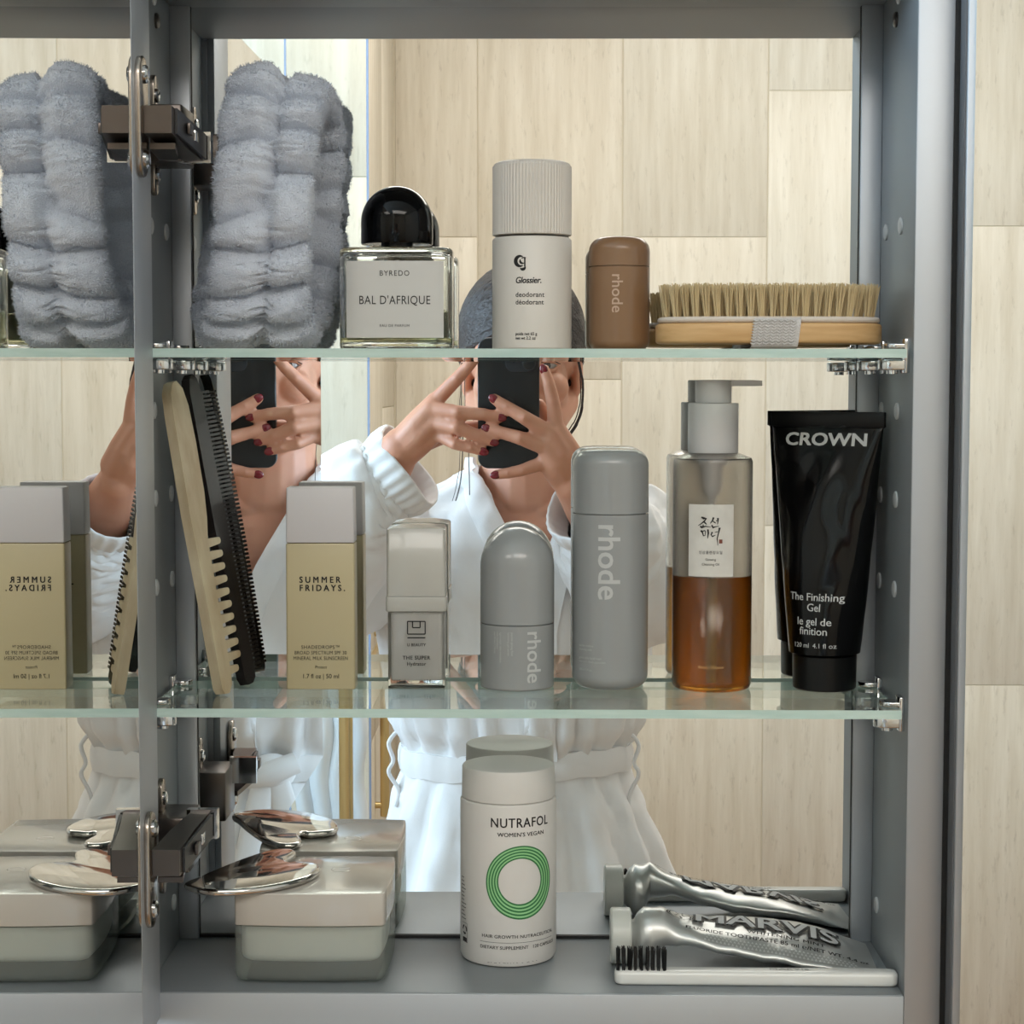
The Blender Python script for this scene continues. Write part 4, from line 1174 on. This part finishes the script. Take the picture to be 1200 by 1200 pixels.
HC = mir(611, 430, -.275)
V3 = Vector
ell(HC+V3((0, -.012, .034)), (.0725, .092, .090))
ell(HC+V3((0, .024, -.028)), (.060, .062, .086))
ell(HC+V3((0, .050, -.074)), (.036, .036, .036))
cone(HC+V3((-.034, .050, -.070)), HC+V3((-.052, -.010, -.045)), .022, .022)
cone(HC+V3((.034, .050, -.070)), HC+V3((.052, -.010, -.045)), .022, .022)
ell(HC+V3((0, .068, -.094)), (.020, .018, .017))
cone(HC+V3((0, .084, .012)), HC+V3((0, .100, -.028)), .008, .0105)
for s in (1, -1):
    ell(HC+V3((s*.010, .092, -.031)), (.0085, .010, .0075))
    ell(HC+V3((s*.036, .062, -.026)), (.024, .024, .022))
    ell(HC+V3((s*.034, .068, .022)), (.024, .018, .010))
    ell(HC+V3((s*.0715, -.010, -.008)), (.008, .018, .030))
cone(HC+V3((-.014, .082, -.060)), HC+V3((.014, .082, -.060)), .0085, .0085)
NB = mir(612, 590, -.295)
chain([HC+V3((0, -.020, -.060)), HC+V3((0, -.022, -.11)), NB], [.054, .051, .060])
SL, SR = mir(455, 622, -.30), mir(752, 628, -.315)
chain([SL, NB+V3((-.05, -.01, -.018))], [.050, .052]); chain([SR, NB+V3((.05, -.01, -.018))], [.050, .052])
chest = mir(606, 690, -.292)
ell(chest, (.140, .088, .130)); ell(mir(606, 800, -.30), (.118, .080, .120)); ell(mir(610, 960, -.30), (.145, .10, .15))
cone(mir(545, 585, -.258), mir(590, 600, -.250), .012, .012); cone(mir(670, 588, -.265), mir(634, 602, -.250), .012, .012)
for s in (1, -1):
    hip = mir(610, 1000, -.30)+V3((s*.075, 0, 0))
    kn, an = V3((hip.x+s*.012, -.285, -.98)), V3((hip.x+s*.015, -.30, FZ+.085))
    chain([hip, kn, an], [.082, .056, .038]); chain([an, V3((an.x, -.30, FZ+.038)), V3((an.x+s*.012, -.15, FZ+.022))], [.038, .036, .022])
FING = []
def finger(pts, rs, nail=True, out=None):
    chain(pts, rs); FING.append((pts, rs, nail, out))
def H(px, py, off): return mir(px, py, yp(py)+off)
# the hand on the left of the picture
WL, EL = mir(470, 524, -.040), mir(332, 722, -.150)
chain([SL, EL, mir(449, 556, -.068), WL], [.050, .042, .031, .0235])
m = {'i': H(510, 470, -.014), 'm': H(505, 479, -.006), 'r': H(508, 494, -.006), 'l': H(511, 507, -.014)}
wl = [mir(478, 508, -.036), mir(474, 517, -.032), mir(474, 526, -.034), mir(476, 533, -.040)]
for k, w in zip('imrl', wl): chain([w, (w+m[k])/2+V3((0, .003, 0)), m[k]], [.0155, .0135, .0108])
chain([m['i'], m['m'], m['r'], m['l']], [.0100, .0102, .0100, .0092])
cone((wl[0]+m['i'])/2, (wl[3]+m['l'])/2, .0125, .0125); cone((wl[1]+m['m'])/2, (wl[2]+m['r'])/2, .013, .013)
finger([m['i'], H(536, 443, -.002), H(549, 429, .002), H(559, 417, .001)], [.0094, .0080, .0071, .0062], False)
finger([m['m'], H(536, 483, .0115), H(566, 485.5, .0088), H(587, 489, .0068)], [.0095, .0083, .0074, .0063])
finger([m['r'], H(535, 501, .0120), H(560, 510, .0088), H(578, 517.5, .0068)], [.0095, .0081, .0072, .0062])
finger([m['l'], H(533, 520, .0060), H(552, 525, .0072), H(566, 529, .0062)], [.0086, .0073, .0064, .0056])
chain([mir(482, 522, -.046), mir(512, 512, -.052), mir(540, 503, -.034), mir(564, 499, -.0245)], [.0145, .0115, .0092, .0072])
# the hand on the right
WR, ER = mir(672, 566, -.036), mir(748, 690, -.205)
chain([SR, ER, mir(690, 590, -.085), WR], [.050, .042, .031, .0235])
m = {'i': H(652, 502, -.004), 'm': H(645, 508, .004), 'r': H(641, 525, .004), 'l': H(640, 541, -.004)}
wl = [mir(675, 545, -.030), mir(669, 550, -.024), mir(663, 556, -.026), mir(659, 562, -.034)]
for k, w in zip('imrl', wl): chain([w, (w+m[k])/2+V3((0, .004, 0)), m[k]], [.0155, .0135, .0108])
chain([m['i'], m['m'], m['r'], m['l']], [.0100, .0102, .0100, .0092])
cone((wl[0]+m['i'])/2, (wl[3]+m['l'])/2, .0125, .0125); cone((wl[1]+m['m'])/2, (wl[2]+m['r'])/2, .013, .013)
finger([m['i'], H(648, 470, -.002), H(643, 449, .001), H(638, 433, .000)], [.0096, .0082, .0072, .0062], True, V3((-.25, 1, 0)))
finger([m['m'], H(614, 489, .0140), H(594, 477, .0095), H(579, 467.5, .0070)], [.0097, .0084, .0075, .0064])
finger([m['r'], H(609, 513, .0140), H(586, 506.5, .0095), H(571, 502, .0070)], [.0097, .0083, .0073, .0063])
finger([m['l'], H(612, 551, .0030), H(595, 554.5, .0040), H(581, 556.5, .0040)], [.0088, .0074, .0066, .0058])
chain([mir(666, 556, -.042), mir(655, 530, -.050), mir(645, 500, -.040), mir(632, 474, -.0245)], [.0145, .0115, .0092, .0072])
for pts, rs, nail, out in FING:
    for q in (0, 1, 2):
        ell(pts[q]+V3((0, rs[q]*.34, 0)), (rs[q]*.80, rs[q]*.80, rs[q]*.80))
raw = B.mesh('body_raw', SKIN, smooth=0)
tmp = bpy.data.objects.new('body_raw', raw); COL.objects.link(tmp)
rm = tmp.modifiers.new('remesh', 'REMESH'); rm.mode = 'VOXEL'; rm.voxel_size = 0.0023; rm.use_smooth_shade = True
sm = tmp.modifiers.new('smooth', 'SMOOTH'); sm.factor = .5; sm.iterations = 5
dc = tmp.modifiers.new('decimate', 'DECIMATE'); dc.ratio = 0.30
bpy.context.view_layer.update()
bm_ = bpy.data.meshes.new_from_object(tmp.evaluated_get(bpy.context.evaluated_depsgraph_get()))
bpy.data.objects.remove(tmp); bpy.data.meshes.remove(raw)
bm_.transform(Matrix.Translation(-PO)); bm_.name = 'body'
bm_.materials.clear(); bm_.materials.append(SKIN)
bm_.polygons.foreach_set('use_smooth', [True]*len(bm_.polygons))
body = obj('body', bm_, None, person)
# nails
for pts, rs, nail, out in FING:
    if not nail: continue
    d = (pts[-1]-pts[-2]).normalized(); o = out or V3((0, 1, 0))
    o = (o-d*o.dot(d)).normalized(); w = d.cross(o)
    c = pts[-1]-d*.0002+o*(rs[-1]*.66)
    mx = Matrix(((d.x, w.x, o.x, c.x), (d.y, w.y, o.y, c.y), (d.z, w.z, o.z, c.z), (0, 0, 0, 1)))
    mbn = MB(); mbn.ball((0.0004, 0, 0), (.0065, .0048, .0022), 18, 10, mx=mx)
    pobj('nail', mbn, NAIL)
# face
EYEW = mat('eye_white', (164, 154, 149), 0.15, coat=.5); IRIS = mat('iris_brown', (58, 38, 26), 0.1, coat=.6); BROW = mat('brow_hair', (70, 50, 40), .7); LIP = mat('lip', (176, 104, 98), .35)
for s in (1, -1):
    c = HC+V3((s*.034, .0635, .002))
    e = pobj('eye', MB().ball(c, .0118, 20, 14), EYEW)
    pobj('iris', MB().ball(c+V3((-s*.001, .0066, -.0004)), (.0066, .0060, .0066), 16, 10), IRIS, e)
    lid = MB(); lid.tube([c+V3((s*x, .0108-abs(x)*.24, z)) for x, z in ((-.0135, -.0010), (-.008, .0040), (0, .0058), (.008, .0042), (.014, 0))], [.0016, .0030, .0036, .0030, .0016], 8)
    lid.tube([c+V3((s*x, .0108-abs(x)*.24, z)) for x, z in ((-.0135, -.0010), (-.008, -.0062), (0, -.0082), (.008, -.0064), (.014, 0))], [.0014, .0026, .0034, .0028, .0014], 8)
    pobj('eyelid', lid, SKIN, e)
    la = MB(); la.tube([c+V3((s*x, .0130-abs(x)*.24, z)) for x, z in ((-.0125, 0), (-.007, .0040), (0, .0056), (.008, .0042), (.0152, .0010))], [.0004, .0008, .0010, .0009, .0004], 6)
    pobj('lashes', la, BROW, e)
    bw = MB(); bw.tube([HC+V3((s*x, y, z)) for x, y, z in ((.016, .0835, .0225), (.028, .0835, .0262), (.042, .0760, .0270), (.054, .0640, .0220))], [.0020, .0030, .0026, .0010], 8)
    pobj('brow', bw, BROW)
lp = MB(); lp.tube([HC+V3((x, .0905-abs(x)*.35, z)) for x, z in ((-.022, -.0600), (-.010, -.0570), (0, -.0580), (.010, -.0570), (.022, -.0600))], [.001, .0036, .0036, .0036, .001], 8)
lp.tube([HC+V3((x, .0905-abs(x)*.35, z)) for x, z in ((-.022, -.0605), (-.010, -.0640), (0, -.0655), (.010, -.0640), (.022, -.0605))], [.001, .0040, .0046, .0040, .001], 8)
pobj('lips', lp, LIP)
# hair: a cap drawn back from a parting, with combed locks and loose strands
hr = MB()
hr.ball(V3((0, 0, 0)), (.0790, .1000, .0980), 64, 48)
def hairline(p):
    """keep the cap above a low hairline in front and let it fall to the nape behind; below the line it sinks into the head"""
    line = -.002 + .10*min(0, p.y-.02) + (.012 if p.x > 0 else -.010)*max(0, p.y)/.09
    if p.y < -.01: line = -.06
    k = 1.0 if p.z > line else max(.80, 1-(line-p.z)*9)
    return HC+V3((0, -.014, .034))+p*k
hr.v = [tuple(hairline(Vector(p))) for p in hr.v]
rnd = random.Random(12)
EC, ER_ = HC+V3((0, -.014, .034)), V3((.0800, .1008, .0988))
def on_head(d, k=1.0):
    d = d.normalized(); return EC+V3((ER_.x*d.x, ER_.y*d.y, ER_.z*d.z))*k
for s in (1, -1):
    for k in range(-26, 64):
        f, g = max(0, k/63), max(0, -k/26)           # f: 0 = over the hairline, 1 = back of the crown; g: 0..1 down across the forehead
        A = V3((.10+.02*s, .80-1.2*f+.25*g, .62+.5*math.sin(f*PI)-.40*g))
        M1 = V3((s*.60, .70-1.25*f+.15*g, .42-.12*f-.46*g))
        M2 = V3((s*.98, .25-1.0*f+.08*g, -.02-.10*f-.14*g))
        E = V3((s*.70, -.35-.5*f, -.42-.12*f))
        P = [A.normalized(), M1.normalized(), M2.normalized(), E.normalized()]
        pts = []
        kk = 1.0+rnd.uniform(-.004, .010)
        for i in range(3):
            for q in range(7):
                t = q/7; p0, p1, p2, p3 = P[max(i-1, 0)], P[i], P[i+1], P[min(i+2, 3)]
                pts.append(on_head(.5*((2*p1)+(-p0+p2)*t+(2*p0-5*p1+4*p2-p3)*t*t+(-p0+3*p1-3*p2+p3)*t*t*t), kk))
        hr.tube(pts, [.0034*(.7+.5*math.sin(PI*i/len(pts))) for i in range(len(pts))], 6)
for s in (1, -1): hr.ball(HC+V3((s*.064, -.040, .004)), (.014, .034, .052), 20, 14)
hr.ball(HC+V3((0, -.125, -.010)), (.034, .030, .034), 20, 14)
pobj('hair', hr, HAIR)
def strand(pts, r=.0011, n=5):
    mb = MB(); rnd_ = random.Random(int(pts[0].x*1e5))
    for k in range(n):
        off = V3((rnd_.gauss(0, .0022), rnd_.gauss(0, .002), 0))
        Q = []
        for i in range(len(pts)-1):
            for q in range(6):
                t = q/6; p0, p1, p2, p3 = pts[max(i-1, 0)], pts[i], pts[i+1], pts[min(i+2, len(pts)-1)]
                Q.append(.5*((2*p1)+(-p0+p2)*t+(2*p0-5*p1+4*p2-p3)*t*t+(-p0+3*p1-3*p2+p3)*t*t*t)+off*(.3+i*.25))
        mb.tube(Q, [r]*len(Q), 5)
    return pobj('loose_strand', mb, HAIR)
strand([mir(674, 405, -.235), mir(682, 445, -.225), mir(681, 478, -.22), mir(674, 498, -.215), mir(664, 512, -.21)], .0008, 6)
strand([mir(542, 425, -.235), mir(541, 470, -.22), mir(543, 505, -.205), mir(541, 560, -.20), mir(534, 590, -.20)], .0004, 3)
strand([mir(545, 425, -.235), mir(546, 480, -.21), mir(551, 540, -.20), mir(552, 585, -.20)], .00035, 2)

# --- robe
def zof(py, y=-.27): return mir(605, py, y).z
lev = [(548, .062, .058, -.302, 610), (562, .088, .066, -.302, 610), (582, .132, .078, -.300, 609), (604, .172, .092, -.296, 608), (640, .188, .106, -.292, 607), (700, .188, .116, -.288, 606),
       (770, .172, .122, -.288, 605), (820, .163, .126, -.288, 604), (846, .159, .126, -.288, 604), (868, .146, .114, -.290, 603), (886, .141, .110, -.290, 603), (902, .146, .114, -.290, 603),
       (950, .163, .130, -.290, 607), (1000, .178, .142, -.290, 611), (1040, .189, .150, -.290, 613), (1120, .203, .160, -.290, 614), (1250, .214, .172, -.290, 615), (1480, .226, .184, -.290, 615)]
def lerp_table(tab, z):
    if z >= tab[0][0]: return tab[0][1:]
    for a, b in zip(tab, tab[1:]):
        if z >= b[0]:
            t = (z-a[0])/(b[0]-a[0]); t = t*t*(3-2*t)*.5+t*.5
            return tuple(p+(q-p)*t for p, q in zip(a[1:], b[1:]))
    return tab[-1][1:]
TAB = [(zof(py), a, b, y, mir(px, py, y).x) for py, a, b, y, px in lev]
VL = [(zof(py, -.2), mir(px, py, -.2).x) for px, py in ((546, 536), (562, 562), (578, 592), (594, 622), (614, 660), (632, 700), (646, 740))]
VR = [(zof(py, -.2), mir(px, py, -.2).x) for px, py in ((678, 536), (672, 562), (664, 592), (653, 618), (640, 655), (628, 690), (618, 740))]
def lin_tab(tab, z):
    if z >= tab[0][0]: return tab[0][1]
    for a, b in zip(tab, tab[1:]):
        if z >= b[0]: return a[1]+(b[1]-a[1])*(z-a[0])/(b[0]-a[0])
    return tab[-1][1]
zw = zof(886)
def robe_pt(z, th, out=0.0):
    a, b, yc, xc = lerp_table(TAB, z)
    s, c = math.sin(th), math.cos(th)
    drop = max(0, zw-z); rise = max(0, z-zw)
    f = min(1, drop/.05)*min(.0125, .004+drop*.045)*math.sin(th*15+2.2*math.sin(z*4)+1.4*noise.noise(V3((th*2, z*2, 0))))
    if rise > 0: f += .0075*max(0, 1-rise/.16)*math.sin(th*21+1.5*noise.noise(V3((th*3, z*6, 3))))*min(1, rise/.02)
    rg_ = noise.noise(V3((s*5+z*3, z*7, c*5-z*2))); f += .015*(abs(rg_)**.6-.4) + .0035*noise.noise(V3((s*18, z*22, c*18)))
    near = math.exp(-((z-zw)/.016)**2); f *= 1-.6*near
    return V3((xc+(a+f+out)*s, yc+(b+f+out)*c, z))
NT = 120; ztop, zbot = TAB[0][0], TAB[-1][0]
rings = []; NZ = 150
for k in range(NZ+1):
    z = ztop+(zbot-ztop)*(k/NZ)**1.15
    a, b, yc, xc = lerp_table(TAB, z)
    xl, xr = lin_tab(VL, z), lin_tab(VR, z)
    tl = math.asin(max(-.93, min(.93, (xl-xc)/(a+.001)))); tr = math.asin(max(-.93, min(.93, (xr-xc)/(a+.001))))
    t0, t1 = tr, 2*PI+tl                        # from the right edge round the back to the left edge
    ring = []
    for i in range(NT+1):
        u = i/NT; th = t0+(t1-t0)*u
        ring.append(robe_pt(z, th, .004*max(0, (u-.8)/.2)))
    rings.append(ring)
rb = MB(); n = NT+1
rb.add([p for r in rings for p in r], [(k*n+i, k*n+i+1, (k+1)*n+i+1, (k+1)*n+i) for k in range(NZ) for i in range(NT)])
robe = pobj('robe', rb, ROBE, smooth=180)
so = robe.modifiers.new('cloth_thickness', 'SOLIDIFY'); so.thickness = .003; so.offset = 0
def lapel(tab, side):
    r_ = []
    z = ztop+.012; z1 = tab[-1][0]-.16
    K = 60
    for k in range(K+1):
        zz = z+(z1-z)*k/K
        a, b, yc, xc = lerp_table(TAB, zz); x = lin_tab(tab, zz)
        th = math.asin(max(-.95, min(.95, (x-xc)/(a+.001))))
        w = .034/max(a, .08)
        r_.append([robe_pt(zz, th-side*w*q, .0055+.004*math.sin(PI*q)+(.003 if side < 0 else .001)) for q in (-.06, .12, .35, .6, .85, 1.0)] + [robe_pt(zz, th-side*w*q, .0012) for q in (1.0, .5, -.06)])
    return MB().loft(r_)
pobj('lapel', lapel(VL, 1), ROBE, robe); pobj('lapel', lapel(VR, -1), ROBE, robe)
def spline(P, N_=8):
    Q = []
    for i in range(len(P)-1):
        for q in range(N_):
            t = q/N_; p0, p1, p2, p3 = P[max(i-1, 0)], P[i], P[i+1], P[min(i+2, len(P)-1)]
            Q.append(.5*((2*p1)+(-p0+p2)*t+(2*p0-5*p1+4*p2-p3)*t*t+(-p0+3*p1-3*p2+p3)*t*t*t))
    return Q+[P[-1]]
# belt with its knot, tails and loops
bl = []
for k, (dz, o) in enumerate(((.0165, .002), (.0165, .0095), (.006, .0120), (-.006, .0120), (-.0165, .0095), (-.0165, .002))):
    ring = []
    for i in range(96):
        th = 2*PI*i/96; p = robe_pt(zw, th, o); p.z = zw+dz+.004*math.sin(th*2+.6)+.0012*math.sin(th*13); ring.append(p)
    bl.append(ring)
bl.append(bl[0])
belt = pobj('belt', MB().loft(bl, False, False), ROBE, robe)
kx = -.030
kp = robe_pt(zw, math.asin((kx-TAB[10][4])/.141), .022)
kn = MB(); kn.ball(kp, (.030, .017, .023), 20, 12); kn.tube([kp+V3((-.03, 0, .012)), kp+V3((0, .012, 0)), kp+V3((.03, 0, -.010))], [.014, .016, .013], 10)
pobj('belt_knot', kn, ROBE, belt)
for s, L in ((1, .30), (-1, .25)):
    pts = [kp+V3((s*.008, .008, -.01)), kp+V3((s*.022, .012, -.07)), kp+V3((s*.030+.006, .020, -.16)), kp+V3((s*.032+.012, .026, -L))]
    tl_ = MB().tube(spline(pts), [.015+.004*i/24 for i in range(25)], 12, flat=.22, up=(0, 1, .15))
    pobj('belt_tail', tl_, ROBE, belt)
for th, L in ((-1.38, .030), (1.30, .055)):
    b0 = robe_pt(zw, th, .013)
    lpts = [b0+V3((0, 0, .034)), b0+V3((math.copysign(.012, th), .004, .018)), b0+V3((math.copysign(.006, th), .006, -.004)), b0+V3((math.copysign(.012, th), .006, -.020)), b0+V3((0, .004, -.034-L*.3)), b0+V3((math.copysign(.004, th), .008, -.034-L))]
    lp_ = MB().tube(spline(lpts), .0028, 8)
    pobj('belt_loop', lp_, ROBE, robe)
# sleeves
def sleeve(pts, rad, seedv):
    P = pts; Q = []; R_ = []
    for i in range(len(P)-1):
        N_ = 14
        for q in range(N_):
            t = q/N_; p0, p1, p2, p3 = P[max(i-1, 0)], P[i], P[i+1], P[min(i+2, len(P)-1)]
            Q.append(.5*((2*p1)+(-p0+p2)*t+(2*p0-5*p1+4*p2-p3)*t*t+(-p0+3*p1-3*p2+p3)*t*t*t)); R_.append(rad[i]+(rad[i+1]-rad[i])*t)
    Q.append(P[-1]); R_.append(rad[-1])
    rings = []; ref = V3((0, 0, 1)); NR = 72
    tot = len(Q)
    for i, p in enumerate(Q):
        t = (Q[min(i+1, tot-1)]-Q[max(i-1, 0)]).normalized()
        u = (ref-t*ref.dot(t)).normalized(); w = t.cross(u); ref = u
        ring = []
        for k in range(NR):
            a = 2*PI*k/NR
            endf = max(0, (i-(tot-12))/12)
            r = R_[i]*(1+.09*noise.noise(V3((math.cos(a)*1.6+seedv, math.sin(a)*1.6, i*.16)))-.10*(abs(noise.noise(V3((math.cos(a)*2+3, math.sin(a)*2+seedv, i*.13+a*.3))))**.5-.4)+.035*noise.noise(V3((math.cos(a)*4, math.sin(a)*4+seedv, i*.42))) + .055*endf*math.sin(a*19+seedv)*(1-.0*endf))
            ring.append(p+u*(r*math.cos(a))+w*(r*math.sin(a)))
        rings.append(ring)
    return MB().loft(rings, False, False)
def cuff(c, axis, r0, r1, L, seedv):
    """gathered elastic band with a soft frilled edge: from the gathering line outwards"""
    axis = axis.normalized(); u = V3((0, 0, 1)); u = (u-axis*u.dot(axis)).normalized(); w = axis.cross(u)
    rings = []
    prof = [(0, r0*.95, .05), (.06, r0*1.02, .06), (.2, r0*1.05, .055), (.45, (r0+r1)/2*1.06, .045), (.75, r1*1.02, .03), (.95, r1, .02), (1.0, r1*.97, .01), (.96, r1*.92, .01), (.6, r1*.88, .01), (.1, r0*.84, .01)]
    for s, r, am in prof:
        ring = []
        for k in range(144):
            a = 2*PI*k/144
            rr_ = r*(1+am*.55*math.sin(a*22+seedv+1.6*math.sin(a*3))+am*.9*noise.noise(V3((math.cos(a)*4, math.sin(a)*4, seedv+s*.8))))
            ring.append(c+axis*(L*s+.003*math.sin(a*3+seedv)*s)+u*(rr_*math.cos(a))+w*(rr_*math.sin(a)))
        rings.append(ring)
    return MB().loft(rings, False, False)
def arm_sleeve(sh, el, wr_c, ax, r_end, seedv, rads):
    ax = ax.normalized()
    s_ = pobj('sleeve', sleeve([sh, (sh+el)/2+V3((0, 0, -.01)), el, (el*.45+wr_c*.55), wr_c-ax*.035, wr_c-ax*.010, wr_c+ax*.006], rads, seedv), ROBE, robe, 180)
    m_ = s_.modifiers.new('cloth_thickness', 'SOLIDIFY'); m_.thickness = .003; m_.offset = 1
    pobj('cuff', cuff(wr_c-ax*.003, ax, r_end, r_end*1.12, .040, seedv), ROBE, robe, 180)
cL = mir(452, 564, -.075)
arm_sleeve(SL+V3((.018, 0, .005)), EL, cL, mir(480, 545, -.070)-cL, .049, 1.0, [.078, .074, .074, .068, .064, .054, .0465])
cR = mir(697, 612, -.085)
arm_sleeve(SR+V3((-.018, 0, .005)), ER, cR, mir(678, 590, -.058)-cR, .043, 4.0, [.078, .072, .072, .068, .062, .049, .041])
